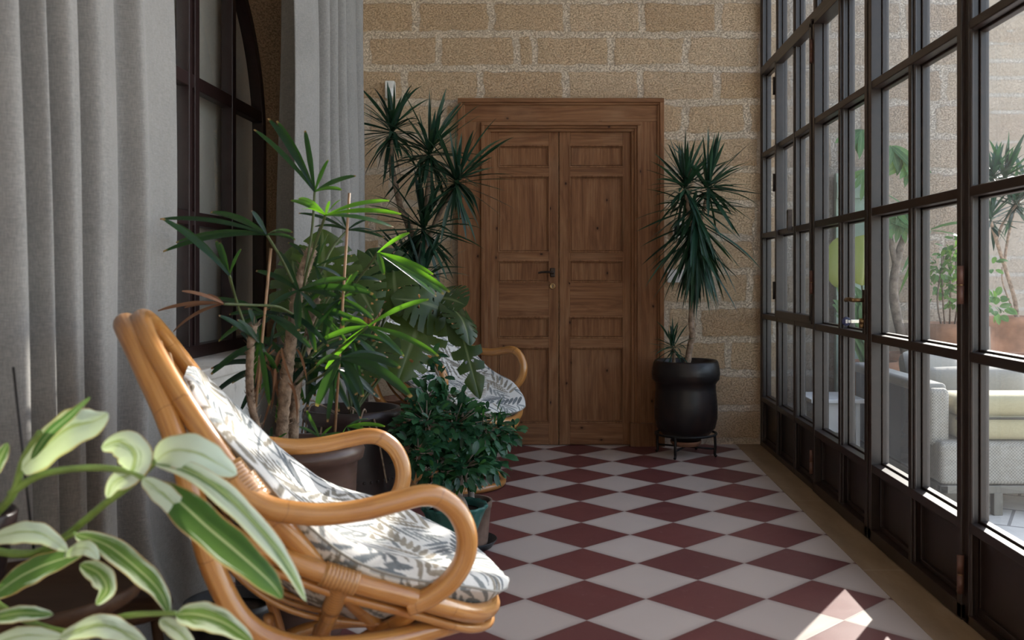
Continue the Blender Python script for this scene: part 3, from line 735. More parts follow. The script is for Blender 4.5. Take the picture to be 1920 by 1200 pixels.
# ------------------------------------------------------------------ rattan chair
CX,CY,CT=-.417,2.277,math.radians(19.6)
FW=V((math.cos(CT),math.sin(CT),0)); LF=V((-math.sin(CT),math.cos(CT),0))
def mir(p): return (p[0],-p[1],p[2])
def make_chair():
    t=thing('rattan_chair','honey rattan chair in sunlight in front of the wide curtain','chair',(CX,CY,0),CT,'rattan armchairs with leaf print cushions')
    def part(n,mb,m,par=t,**k): return build(n,mb,M[m],par,local=True,**k)
    near=[(-.337,-.368,.735),(-.383,-.345,.80),(-.424,-.315,.860),(-.465,-.270,.923),(-.502,-.205,.983),(-.528,-.115,1.026)]
    loop=[(-.05,-.20,.372),(-.11,-.265,.455),(-.1875,-.325,.555),(-.265,-.355,.65)]+near+[(-.538,0,1.040)]
    full=loop+[mir(p) for p in loop[:-1][::-1]]
    part('back_hoop',MB().tube(catmull(full,7),.021,14),'rattan')
    oh=[(.17,-.17,.372),(.08,-.24,.388),(-.03,-.29,.392),(-.151,-.33,.405),(-.253,-.34,.428),(-.332,-.34,.483),(-.385,-.338,.591),(-.413,-.340,.70),(-.437,-.325,.79),(-.468,-.285,.872),(-.505,-.225,.945),(-.540,-.140,1.005),(-.560,-.06,1.028),(-.566,0,1.034)]
    oh2=oh+[mir(p) for p in oh[:-1][::-1]]
    part('outer_hoop',MB().tube(catmull([(p[0]-.006,p[1]*1.05,p[2]-.004) for p in oh2],7),.0225,14),'rattan')
    ring=[(-.41,-.12,.655),(-.395,-.25,.645),(-.354,-.325,.632),(-.25,-.355,.585),(-.156,-.360,.541),(.0,-.345,.478),(.125,-.265,.41),(.205,-.14,.374),(.232,0,.362)]
    r2=ring+[mir(p) for p in ring[:-1][::-1]]
    part('seat_ring',MB().tube(catmull(r2,8,True),.0205,14,closed=True),'rattan')
    r3=[(p[0]*1.0-.0,p[1]*.93,p[2]-.040) for p in r2]
    part('lower_ring',MB().tube(catmull(r3,8,True),.010,10,closed=True),'rattan')
    for sgn in (1,-1):
        arm=[(-.352,-.368,.752),(-.335,-.378,.728),(-.29,-.388,.700),(-.235,-.392,.686),(-.186,-.392,.680),(-.12,-.39,.682),(-.05,-.386,.693),(.005,-.382,.700),(.048,-.378,.692),(.085,-.374,.660),(.105,-.37,.612),(.102,-.366,.562),(.075,-.36,.518),(.03,-.352,.487),(-.02,-.345,.472)]
        arm=[(p[0],p[1]*sgn,p[2]) for p in arm]
        part('arm',MB().tube(catmull([(p[0]-.012*max(0,min(1,(p[0]+.05)/.1)),p[1],p[2]-.004) for p in arm],7),.0218,16),'rattan')
        f=lambda L:[(p[0],p[1]*sgn,p[2]) for p in L]
        part('strut',MB().tube(catmull(f([(-.146,-.355,.535),(-.165,-.30,.46),(-.185,-.24,.385),(-.19,-.19,.31)]),5),.0165,12),'rattan')
        part('strut',MB().tube(catmull(f([(.03,-.325,.47),(-.03,-.27,.41),(-.10,-.20,.35),(-.14,-.15,.29)]),5),.0165,12),'rattan')
        for a,b,r in (((-.365,-.35,.77),(-.322,-.372,.712),.030),((-.345,-.352,.745),(-.315,-.362,.700),.034),((-.19,-.358,.555),(-.125,-.362,.528),.0245),((-.15,-.36,.543),(-.168,-.30,.462),.020)):
            part('binding',MB().tube(catmull(f([a,b]),6),r,16),'wrap')
    # slats of the shell
    ns=11
    for i in range(ns):
        q=(i-(ns-1)/2)/((ns-1)/2)
        v=q*.215
        # start on the hoop
        hp=catmull(full,12); cand=[p for p in hp if p.z>.70]
        st=min(cand,key=lambda p:abs(p.y-v)+ (0 if p.z>.8 else .05))
        en=.27-.10*abs(q)
        c=[(st.x-.004,st.y,st.z-.004),(-.475+.02*abs(q),v*1.12,.80-.02*abs(q)),(-.43+.02*abs(q),v*1.22,.66),(-.36+.01*abs(q),v*1.25,.545),(-.24,v*1.22,.455),(-.08,v*1.15,.405),(.08,v*.95,.38),(en*.72,v*.6,.362)]
        part('slat',MB().tube(catmull(c,6),.0062,8),'rattan')
    # round base
    bcx=-.10
    for rr,z,tr in ((.25,.020,.0185),(.17,.27,.016)):
        part('base_ring',MB().tube([(bcx+rr*math.cos(2*PI*k/40),rr*math.sin(2*PI*k/40),z) for k in range(40)],tr,12,closed=True),'rattan')
    for k in range(8):
        a=2*PI*k/8+.2
        part('base_post',MB().tube(catmull([(bcx+.25*math.cos(a),.25*math.sin(a),.02),(bcx+.19*math.cos(a),.19*math.sin(a),.15),(bcx+.17*math.cos(a),.17*math.sin(a),.27),(bcx+.19*math.cos(a+.15),.19*math.sin(a+.15),.385)],5),.012,10),'rattan')
    # cushion
    prof=[(-.448,.925,.12),(-.425,.915,.20),(-.39,.880,.26),(-.325,.812,.312),(-.235,.720,.342),(-.16,.655,.352),(-.083,.605,.354),(.014,.566,.348),(.085,.534,.322),(.15,.500,.278),(.21,.464,.22),(.252,.432,.15),(.268,.412,.07)]
    pc=catmull([(a,b,c) for a,b,c in prof],24)
    NU=len(pc); arcs=[0]
    for i in range(1,NU): arcs.append(arcs[-1]+math.hypot(pc[i].x-pc[i-1].x,pc[i].y-pc[i-1].y))
    NT,NB=150,120
    vs=[];uvp=[]
    for i,p in enumerate(pc):
        a=pc[max(i-1,0)]; b=pc[min(i+1,NU-1)]
        tx,tz=b.x-a.x,b.y-a.y; l=math.hypot(tx,tz); tx/=l; tz/=l
        nx,nz=-tz,tx
        if nz<0: nx,nz=-nx,-nz
        W=p.z*1.03; u=arcs[i]/arcs[-1]
        env=min(1,(u/.07+.02))**.5*min(1,((1-u)/.07+.02))**.5
        th=(.088+.080*math.exp(-((u-.58)/.26)**2))*env; dip=(.070*math.sin(PI*min(1,max(0,u)))**.8)*min(1,W/.3)
        run=0; last=None
        for k in range(NT+NB):
            if k<NT:
                q=math.sin(PI*.5*(1-2*k/(NT-1))); e=1-abs(q)**14
                off=-dip*(1-q*q)+(e-1)*th*.30+.004*noise.noise(V((p.x*9,q*3,p.y*9)))
                off-=.010*math.exp(-((u-.50)/.03)**2)*(1-abs(q)); vv=q*W
            else:
                q=-math.cos(PI*(k-NT+1)/(NB+1)); e=1-abs(q)**5
                off=-dip*(1-q*q)*.8-th*(.36+.64*e); vv=q*W*(1-.05*e)
            cur=(vv,off)
            if last is not None: run+=math.hypot(cur[0]-last[0],cur[1]-last[1])
            else: run=.34-W
            last=cur
            vs.append((p.x+nx*off,vv,p.y+nz*off)); uvp.append((arcs[i],run))
    M_=NT+NB; fs=[]
    for i in range(NU-1):
        for k in range(M_): k2=(k+1)%M_; fs.append((i*M_+k,i*M_+k2,(i+1)*M_+k2,(i+1)*M_+k))
    fs.append(tuple(range(M_-1,-1,-1))); fs.append(tuple((NU-1)*M_+k for k in range(M_)))
    mb=MB().add(vs,fs)
    Q=np.array(uvp)
    # refine: colour the print by fronds
    base=np.array([.60,.575,.54]); colr=np.tile(base,(len(Q),1))
    tones=[np.array(c) for c in ((.125,.135,.135),(.085,.098,.108),(.205,.172,.125),(.150,.130,.098),(.19,.20,.195))]
    rr=random.Random(5); done=[]; painted=np.zeros(len(Q),bool)
    tries=0
    while len(done)<420 and tries<14000:
        tries+=1
        o=(rr.uniform(-.03,arcs[-1]),rr.uniform(-.05,1.5))
        if any((o[0]-d[0])**2+(o[1]-d[1])**2<(.15 if tries<1500 else .05)**2 for d in done): continue
        done.append(o)
        ang=rr.uniform(0,2*PI); L=rr.uniform(.24,.31); bend=rr.uniform(-1.5,1.5); tone=tones[rr.randrange(5)]
        pos=np.array(o); n=9; wid=rr.uniform(.0062,.0082); ll=rr.uniform(.10,.145)
        rng=(np.abs(Q[:,0]-o[0])<.45)&(np.abs(Q[:,1]-o[1])<.45); idx=np.nonzero(rng)[0]
        if len(idx)==0: continue
        q=Q[idx]
        for k in range(n):
            fr=k/(n-1); a=ang+bend*fr; pos=pos+np.array([math.cos(a),math.sin(a)])*L/n
            # stem
            for side in (1,-1):
                aa=a+side*(.72-.35*fr); le=ll*(1-.55*fr**2)
                c=pos+np.array([math.cos(aa),math.sin(aa)])*le*.52
                d=q-c; x=d[:,0]*math.cos(aa)+d[:,1]*math.sin(aa); y=-d[:,0]*math.sin(aa)+d[:,1]*math.cos(aa)
                rad=(x/(le*.5))**2+(y/(wid*(1.05-.3*x/(le*.5))))**2; m=rad<1
                hal=idx[rad<1.30]
                if len(hal)==0 or painted[hal].mean()>.10: continue
                sh=tone*(1+.22*math.sin(k*2.1+side))
                vein=(np.abs(y)<wid*.10)
                mi=idx[m]; colr[mi]=sh; painted[mi]=True
    cu=part('cushion',mb,'print',attrs={'print':np.hstack([colr,np.ones((len(Q),1))])})
    pip=[V(vs[i*M_+0]) for i in range(2,NU-2,3)]+[V(vs[i*M_+NT-1]) for i in range(NU-3,2,-3)]
    part('piping',MB().tube(pip,.0028,6,closed=True),'gcloth',cu)
    # fabric ties to the hoop
    return t
ch1=make_chair()
ch2=copy_tree(ch1)
ch2.location=(-.515,5.2,0); ch2.rotation_euler=(0,0,math.radians(-30)); ch2.scale=(1,1,1.03)
ch2['label']='honey rattan chair in shade before the old pine door'

# ------------------------------------------------------------------ plants
def blade(mb,pts,w,nrm=None,fold=.25,prof=None,c=.5,cup=0,nseg=None,across=2):
    """leaf blade along pts with total width w; fold lifts the edges"""
    pts=[V(p) for p in pts]; N=len(pts); vs=[];uvs=[];fs=[]
    K=across*2+1
    for i,p in enumerate(pts):
        t=(pts[min(i+1,N-1)]-pts[max(i-1,0)]); 
        if t.length<1e-9: t=V((0,0,1))
        t.normalize()
        up=nrm if nrm is not None else V((0,0,1))
        s=t.cross(up)
        if s.length<.05: s=t.cross(V((0,1,.2)))
        s.normalize(); n=s.cross(t)
        f=i/(N-1); hw=w*.5*(prof(f) if prof else math.sin(PI*min(1,max(0,.06+f*.94)))**.6)
        for k in range(K):
            q=-1+2*k/(K-1)
            vs.append(p+s*(q*hw*(1-.12*abs(fold)))+n*(abs(q)*hw*fold+ cup*hw*(q*q)))
            uvs.append((.5+.5*q,f+.0001))
    for i in range(N-1):
        for k in range(K-1): a=i*K+k; fs.append((a,a+1,a+K+1,a+K))
    mb.add(vs,fs,uvs,c)
def bez(a,b,c,n=8):
    a,b,c=V(a),V(b),V(c); return [(a*(1-t)**2+b*2*t*(1-t)+c*t*t) for t in [i/n for i in range(n+1)]]
def rosette(mb,c,axis,n,L,w,elo,ehi,droop,rng):
    axis=V(axis).normalized(); q=V((0,0,1)).rotation_difference(axis); n=int(n*.82); w*=1.22
    for i in range(n):
        f=(i+.5)/n; az=i*2.39996+rng.uniform(-.6,.6); el=math.radians(max(-88,min(88,ehi+(elo-ehi)*f+rng.gauss(0,13)))); l=L*rng.uniform(.60,1.14)*(.9+.1*math.sin(PI*f))
        d=q@V((math.cos(az)*math.cos(el),math.sin(az)*math.cos(el),math.sin(el)))
        p=V(c)+axis*(.07*(1-f)-.03)+V((rng.uniform(-1,1),rng.uniform(-1,1),rng.uniform(-1,1)))*.012; pts=[p]; dr=droop*(rng.uniform(.1,1.5))
        if rng.random()<.12: dr*=2.4
        for k in range(7):
            d=(d+V((0,0,-dr*.16*(k/6)))).normalized(); p=p+d*l/7; pts.append(p)
        up=V((0,0,1)) if abs(d.z)<.9 else V((math.cos(az),math.sin(az),.3))
        up=(up+V((rng.uniform(-.5,.5),rng.uniform(-.5,.5),0))).normalized()
        blade(mb,pts,w*rng.uniform(.75,1.15),up,.30,lambda t:(.55+.75*t if t<.45 else (1-((t-.45)/.55)**1.9))+.02,rng.random(),across=1)
def pot_lathe(prof,c,n=48): return MB().lathe(prof,c,n)

# tall dracaena with several crowns by the back wall, behind the second chair
rg=random.Random(21)
pd=V((-.95,6.02,0))
t=thing('potted_dracaena','tall branching dracaena with several crowns between curtain and door','plant',pd)
build('pot',pot_lathe([(.13,0),(.17,.06),(.20,.26),(.205,.33),(.22,.335),(.22,.38),(.19,.38),(.185,.33)],pd),M['terra2'],t)
build('soil',pot_lathe([(.0,.32),(.186,.345)],pd),M['soil'],t)
D0=5.95
def trunk(mb,pts,r0,r1,per=6):
    c=catmull(pts,per); n=len(c)
    for i in range(1,n-1): c[i]+=V((rg.uniform(-1,1),rg.uniform(-1,1),0))*.002
    mb.tube(c,[r0+(r1-r0)*i/(n-1) for i in range(n)],9)
mb=MB()
trunk(mb,[pd+V((0,0,.3)),P(800,600,6.0),P(790,500,5.95),P(768,428,D0),P(752,392,D0),P(742,350,D0),P(733,300,D0),P(735,262,D0)],.026,.014)
trunk(mb,[P(790,500,5.95),P(793,440,5.9),P(800,380,5.88),P(806,310,5.85)],.017,.012)
trunk(mb,[P(795,470,5.9),P(815,420,5.85),P(835,380,5.8),P(853,350,5.75)],.016,.012)
trunk(mb,[pd+V((.03,0,.3)),P(812,620,5.9),P(795,520,5.85),P(792,452,5.8)],.02,.013)
build('trunk',mb,M['trunk'],t)
for (px,py,d,ax,n,L,elo,ehi,dr) in ((735,250,D0,(.0,-.15,1),105,.32,-75,85,.7),(806,291,5.85,(.25,-.1,1),90,.40,-62,82,.7),(855,343,5.72,(.4,-.2,1),95,.41,-66,82,.6),(794,432,5.8,(0,-.2,1),85,.40,-72,84,.7),(790,530,5.75,(.1,-.2,1),80,.34,-72,75,.7),(770,500,5.95,(.0,-.2,1),50,.33,-70,85,.7)):
    mb=MB(); rosette(mb,P(px,py,d),ax,n,L,.021,elo,ehi,dr,rg); build('crown',mb,M['drac'],t)

# dracaena in the black glazed pot on an iron stand
pc=V((bx(1286)*6.16/BY,6.16,0)); 
pc.x=(1286-VX)/F*6.16
st=thing('plant_stand','black iron stand under the black glazed pot','plant stand',pc)
zr=CAMH-(812-VY)/F*6.16
build('ring',MB().tube([(pc.x+.192*math.cos(2*PI*k/40),pc.y+.192*math.sin(2*PI*k/40),zr) for k in range(40)],.008,8,closed=True),M['iron'],st)
for k in range(4):
    a=PI/4+PI/2*k+.32
    e=V((math.cos(a),math.sin(a),0))
    build('leg',MB().tube(catmull([pc+e*.192+V((0,0,zr)),pc+e*.195+V((0,0,zr*.5)),pc+e*.192+V((0,0,.02)),pc+e*.204+V((0,0,.006))],5),.0085,8),M['iron'],st)
for k in range(2):
    a=PI/4+PI/2*k+.32; e=V((math.cos(a),math.sin(a),0))
    build('cross_bar',MB().tube([pc+e*.19+V((0,0,.052)),pc-e*.19+V((0,0,.052))],.006,8),M['iron'],st)
tagd=thing('plant_saucer','small terracotta saucer on the iron stand below the black pot','saucer',pc+V((0,0,.06)))
build('dish',pot_lathe([(.0,.06),(.080,.06),(.097,.078),(.099,.092),(.088,.092),(.080,.078),(0,.076)],pc),M['terra2'],tagd)
t=thing('potted_dracaena','dracaena with two drooping crowns in a black glazed pot on stand','plant',pc+V((0,0,.09)))
zt=CAMH-(675-VY)/F*6.16
prof=[(.0,.098),(.095,.098),(.10,.115),(.150,.135),(.185,.175),(.200,.24),(.201,.30),(.196,.37),(.190,.42),(.190,.455),(.200,.470),(.213,.485),(.217,.52),(.213,.555),(.205,zt-.012),(.198,zt),(.186,zt-.008),(.182,zt-.05)]
build('pot',pot_lathe(prof,(pc.x,pc.y,0),56),M['blackglaze'],t)
build('soil',pot_lathe([(.0,zt-.06),(.184,zt-.055)],(pc.x,pc.y,0)),M['soil'],t)
mb=MB()
DD=6.1
trunk(mb,[P(1288,690,6.14),P(1293,655,6.14),P(1298,628,6.12),P(1296,600,DD),P(1300,560,DD),P(1304,500,DD),P(1303,440,DD),P(1300,400,DD)],.021,.016)
trunk(mb,[P(1303,440,DD),P(1318,400,6.08),P(1326,365,6.06)],.014,.011)
trunk(mb,[P(1302,450,DD),P(1292,400,6.05),P(1285,362,6.02)],.014,.011)
trunk(mb,[P(1263,690,6.14),P(1264,655,6.12)],.012,.010)
build('trunk',mb,M['trunk'],t)
for (px,py,d,ax,n,L,elo,ehi,dr) in ((1284,352,6.02,(-.12,-.15,1),85,.345,-55,84,.5),(1327,352,6.06,(.15,-.1,1),85,.36,-50,86,.5),(1303,395,6.05,(0,-.1,1),80,.38,-80,25,.8),(1306,428,6.05,(.03,-.1,1),95,.50,-84,-40,.5),(1306,462,6.05,(.03,-.1,1),70,.44,-84,-44,.5),(1262,652,6.1,(-.05,-.15,1),60,.165,-45,86,.7)):
    mb=MB(); rosette(mb,P(px,py,d),ax,n,L,.020 if L>.2 else .011,elo,ehi,dr,rg); build('crown',mb,M['drac'],t)

# --- lady palm: brown pot, several canes, hand-placed fans
PR=lambda px,py,d: P(px,py,d-.42)
rp=V(((548-VX)/F*2.96,2.99,0)); zb=CAMH-(846-VY)/F*2.86
t=thing('lady_palm','tall lady palm with fan leaves in a brown glazed pot','plant',rp)
build('pot',pot_lathe([(.0,.0),(.13,.0),(.15,.05),(.175,.20),(.187,zb-.10),(.190,zb-.052),(.207,zb-.045),(.212,zb-.02),(.203,zb),(.183,zb-.002),(.178,zb-.05)],rp),M['brownpot'],t)
build('soil',pot_lathe([(.0,zb-.045),(.182,zb-.05)],rp),M['soil'],t)
rp2=random.Random(4)
def fan(hub,tips,d,w=.030,mat='rhapis',sag=.12,c=None,name='frond',stem=None,blunt=True,lit=False):  # c: high tint colours a frond as sunlit, low tint as shaded
    hb=PR(hub[0],hub[1],d); mb=MB()
    for i,tp in enumerate(tips):
        dd=tp[2] if len(tp)>2 else rp2.uniform(-.10,.10)
        e=PR(tp[0],tp[1],d+dd); L=(e-hb).length
        mid=(hb+e)/2+V((0,rp2.uniform(-.02,.02),L*sag))
        pts=bez(hb,mid,e,9)
        ww=.66*w*rp2.uniform(.85,1.15)*min(1,.45+L/.28)
        up=V((rp2.uniform(-.3,.3),-.75,.65))
        blade(mb,pts,ww,up,.22,lambda t:(.30+1.6*t if t<.42 else 1-.25*((t-.42)/.58)-.45*max(0,(t-.80)/.2)**1.5),rp2.random() if c is None else c)
    pr=build(name,mb,M[mat],t)
    if stem:
        pts=catmull([hb]+[PR(*s) for s in stem],6); build('petiole',MB().tube(pts,[.0042-.0001*i*0 for i in range(len(pts))],7),M['petiole'],pr)
    return pr
DR=3.35
def cane(mb,pts,r): 
    c=catmull(pts,10); rr_=[r*(1+.22*abs(math.sin(i*1.7))+.10*rp2.random()) for i in range(len(c))]
    mb.tube(c,rr_,9)
    for i in range(2,len(c)-1):
        for k in range(3):
            a=rp2.uniform(0,2*PI); e=V((math.cos(a),math.sin(a),rp2.uniform(-.2,1.4))).normalized()
            mb.tube([c[i]+e*r*.6,c[i]+e*(r*1.2+.012)+V((0,0,.012))],[.0016,.0005],4)
mb=MB()
cane(mb,[PR(527,855,3.35),PR(530,790,3.35),PR(538,700,3.36),PR(545,640,3.38),PR(556,560,3.42),PR(566,520,3.45),PR(584,470,3.5)],.0155)
cane(mb,[PR(549,855,3.42),PR(552,760,3.42),PR(560,700,3.45),PR(577,640,3.5),PR(592,560,3.55)],.0135)
cane(mb,[PR(498,862,3.3),PR(474,770,3.28),PR(468,720,3.27),PR(470,650,3.26),PR(476,610,3.26)],.0098)
build('cane',mb,M['trunk2'],t)
fan((590,360),[(476,243),(503,222),(519,227,.05),(572,245),(616,300),(667,330),(560,320,.15),(640,357,-.1)],3.45,.030,stem=[(585,430,3.45),(572,510,3.44),(566,540,3.44)])
fan((610,404),[(545,376),(566,392,-.15),(618,377,.02),(730,377),(752,402),(738,426,.12),(560,372,.15),(640,374,-.1)],3.27,.030,c=.95,sag=.10,stem=[(598,440,3.32),(578,500,3.38),(568,545,3.42)])
fan((651,432),[(612,398),(700,432),(720,446),(640,402),(560,400,.1),(590,425,.1),(690,412,.1)],3.6,.022,c=.1,stem=[(620,470,3.55),(590,540,3.5)])
fan((500,440),[(300,411),(306,472,-.05),(330,455,.05),(395,398,.1),(472,395),(548,436),(553,450,-.05)],3.25,.030,c=.2,stem=[(530,490,3.34),(558,548,3.42)])
fan((430,516),[(304,410,-.05),(330,420,.0),(405,452),(412,455,.06),(452,467),(382,470,.08)],3.13,.030,c=.35,stem=[(445,570,3.22),(470,640,3.26)])
fan((708,474),[(768,437,-.05),(843,548,-.1),(832,552,.02),(812,515,-.05),(818,556,.1),(720,515,-.1)],3.45,.033,c=1.0,sag=.07,stem=[(690,500,3.47),(640,560,3.5),(590,610,3.5)])
fan((690,612),[(804,562,-.1),(822,668,-.1),(757,668,0),(735,640,.1),(600,640,.0),(610,692,.05),(640,600,.1)],3.3,.034,c=.75,sag=.10,stem=[(640,650,3.33),(590,690,3.36),(556,720,3.42)])
fan((640,673),[(594,762,-.05),(680,744,-.05),(771,745,-.1),(750,690,0),(728,672,.1),(668,740,.1),(590,690,.1)],3.2,.050,c=.2,sag=.18,stem=[(610,700,3.25),(575,720,3.35)])
fan((420,570),[(325,622),(341,546),(346,577),(388,552),(296,583)],3.12,.026,'dry',c=.4,stem=[(470,572,3.25),(520,575,3.3),(550,590,3.36)])
fan((486,642),[(396,702),(466,578),(505,760),(410,592),(445,600),(520,700),(470,745,.05)],3.26,.034,c=.3)
fan((560,545),[(480,508),(652,524),(700,552),(606,600),(520,470,.1),(500,580),(640,560),(560,620,-.1)],3.38,.034,c=.2)
fan((500,590),[(395,560),(410,640),(480,660),(585,655),(560,620),(430,590)],3.3,.030,c=.25)
fan((572,575),[(640,600),(690,612),(650,640),(592,660),(700,590),(620,540)],3.4,.030,c=.4)
fan((592,500),[(615,440),(600,425,.1),(640,520),(660,480,-.05),(612,560),(560,470),(540,455,.1)],3.5,.028,c=.15)
fan((640,560),[(660,515),(672,508,.05),(700,600),(610,640),(605,590),(590,620,-.1),(690,545)],3.42,.030,c=.3)
for q in range(11):
    hx_,hy_=rp2.uniform(490,680),rp2.uniform(520,730); a0=rp2.uniform(-.5,.7)
    tp_=[]
    for k in range(rp2.randint(5,7)):
        aa=a0+(k-3)*.52+PI*.5*(1 if rp2.random()<.9 else -1); l_=rp2.uniform(75,125); tp_.append((hx_+math.cos(aa)*l_*1.05,hy_+math.sin(aa)*l_*.85,rp2.uniform(-.12,.12)))
    fan((hx_,hy_),tp_,rp2.uniform(3.38,3.58),.032,c=rp2.uniform(0,.2),sag=rp2.uniform(.14,.26),stem=[(hx_*.5+280,hy_*.5+330,3.46),(560,690,3.44)])
fan((508,832),[(482,820),(470,808),(510,800),(538,812),(545,838),(528,855),(490,845)],3.22,.022,c=.15,sag=.05)
fan((600,820),[(575,770),(622,800),(640,812),(615,838),(585,850),(560,800)],3.25,.024,c=.6,sag=.06)
fan((650,800),[(690,785),(668,830),(635,835),(700,812),(722,800)],3.3,.022,c=.7,sag=.10)
# two bamboo canes and hanging dry shreds
for a,b in ((PR(655,362,3.42),PR(628,810,3.40)),(PR(508,466,3.3),PR(476,800,3.3))):
    build('bamboo_cane',MB().tube([a,(a+b)/2,b],.0042,8),M['cane'],t)
mb=MB()
for i in range(22):
    x=rp2.uniform(480,560); y=rp2.uniform(640,720); a=PR(x,y,3.36+rp2.uniform(-.05,.08)); b=a+V((rp2.uniform(-.09,.09),rp2.uniform(-.05,.05),-rp2.uniform(.06,.2)))
    blade(mb,bez(a,(a+b)/2+V((rp2.uniform(-.03,.03),0,.04)),b,6),.008,V((0,-1,0)),.1,None,rp2.random(),across=1)
build('dry_sheath',mb,M['dry'],t)

# --- monstera in the dark ornate pot
mp=V(((657-VX)/F*3.85,3.88,0)); zm=CAMH-(775-VY)/F*3.72
t=thing('potted_monstera','monstera with split leaves in a dark beaded pot behind rattan arm','plant',mp)
mb=pot_lathe([(.0,0),(.13,0),(.15,.03),(.175,.20),(.182,.34),(.176,zm-.10),(.172,zm-.06),(.186,zm-.05),(.196,zm-.03),(.192,zm),(.176,zm),(.172,zm-.05)],mp,56)
for z,n,r in ((zm-.085,46,.0065),(zm-.27,40,.007),(zm-.115,46,.004)):
    for k in range(n):
        a=2*PI*k/n; c=V((mp.x+.180*math.cos(a),mp.y+.180*math.sin(a),z)); mb.lathe([(0,-r),(r*.8,-r*.6),(r,0),(r*.8,r*.6),(0,r)],c,6)
build('pot',mb,M['umber'],t)
build('soil',pot_lathe([(.0,zm-.04),(.174,zm-.045)],mp),M['soil'],t)
rm=random.Random(8)
def monstera(base,tip,nrm,width,name='leaf',c=.5,bend=.1,slits=(.22,.36,.50,.64,.77),stem=None,holes=True,sd=1):
    r=random.Random(sd); base,tip=V(base),V(tip); nrm=V(nrm).normalized(); L=(tip-base).length
    ax=(tip-base).normalized(); side=ax.cross(nrm).normalized(); n=side.cross(ax)
    NS,NT=110,22; mb=MB(); vs=[];uvs=[];fs=[]
    def sp(s): return base+ax*(L*s)+n*(bend*L*math.sin(PI*s))
    for sg in (1,-1):
        off=len(vs)
        for i in range(NS+1):
            s=i/NS
            W=width*.5*(math.sin(PI*min(1,(.10+.90*s))**.72)**.75)
            for k in range(NT+1):
                q=k/NT
                sh=.20*q-.42*q*q*(1-s)**2.2
                p=sp(min(1.0,s))+ax*(L*sh*(1-s*.75))+side*(sg*W*q)+n*(.16*W*q-.34*W*q*q+.015*math.sin(s*22)*q*L*.4)
                vs.append(p); uvs.append((.5+sg*.5*q,s*.93+.0001))
        for i in range(NS):
            s=(i+.5)/NS
            for k in range(NT):
                q=(k+.5)/NT; cut=False
                for j,c0 in enumerate(slits):
                    d0=(.42 if width>.14 else .20)+.12*((j*7+sd+ (sg>0))%3)/2
                    if q>d0 and abs(s-c0)<.006+(.020 if width>.14 else .045)*(q-d0)/(1-d0): cut=True
                    if holes and (j+sd)%2 and ((s-c0-.05)/.020)**2+((q-.24)/.085)**2<1: cut=True
                if not cut:
                    a=off+i*(NT+1)+k; f=(a,a+1,a+NT+2,a+NT+1); fs.append(f if sg>0 else f[::-1])
    mb.add(vs,fs,uvs,c); lf=build(name,mb,M['monst'],t)
    if stem:
        pts=catmull([base]+[V(x) for x in stem],6); build('petiole',MB().tube(pts,.0065,8),M['petiole'],lf)
    return lf
root=mp+V((0,0,zm-.03))
monstera(P(612,560,3.85),P(606,436,3.75),(.10,-1,.35),.30,c=.55,sd=1,stem=[P(640,640,3.85),root])
monstera(P(575,620,3.75),P(548,470,3.8),(-.2,-1,.3),.26,c=.35,sd=2,stem=[P(620,680,3.8),root])
monstera(P(648,500,3.9),P(702,590,3.8),(.2,-1,.2),.24,c=.45,sd=3,stem=[P(650,600,3.9),root])
monstera(P(792,592,4.0),P(748,712,3.85),(.15,-1,.25),.27,c=.75,sd=4,bend=.06,stem=[P(740,560,4.05),P(690,650,4.0),root])
monstera(P(838,585,4.05),P(738,560,3.95),(0,-.9,.6),.26,c=.4,sd=5,stem=[P(800,600,4.1),P(720,680,4.0),root])
monstera(P(862,612,3.95),P(898,742,3.88),(.1,-1,.12),.125,c=.25,sd=6,bend=.08,slits=(.26,.45,.64),stem=[P(830,590,4.0),P(760,620,4.05),root])
monstera(P(850,580,4.0),P(880,645,3.85),(.6,-.7,.3),.15,c=.15,sd=7,stem=[P(835,585,4.02),P(760,650,4.05),root],holes=False)
monstera(P(735,528,4.1),P(692,470,4.0),(-.1,-1,.1),.24,c=.05,sd=8,stem=[P(720,600,4.1),root],slits=(.4,.6))
monstera(P(738,508,4.05),P(748,590,3.95),(0,-1,.3),.20,c=.5,sd=9,stem=[P(700,600,4.05),root],slits=(.4,.65))
monstera(P(705,640,3.8),P(672,720,3.7),(-.2,-.9,.5),.24,c=.3,sd=10,stem=[P(690,700,3.85),root])
monstera(P(820,560,4.1),P(872,572,4.0),(.1,-.8,.6),.22,c=.2,sd=12,stem=[P(800,580,4.1),P(740,640,4.05),root])
monstera(P(660,600,3.85),P(610,650,3.75),(-.2,-.9,.4),.22,c=.2,sd=13,stem=[P(680,660,3.9),root])
mb=MB()
for i in range(9):
    a=root+V((rm.uniform(-.1,.1),rm.uniform(-.12,.02),0)); b=a+V((rm.uniform(-.15,.2),-rm.uniform(.05,.16),-rm.uniform(.05,.45)))
    mb.tube(catmull([a,(a+b)/2+V((rm.uniform(-.05,.05),-.06,.10)),b],6),.0035,6)
build('aerial_root',mb,M['trunk2'],t)

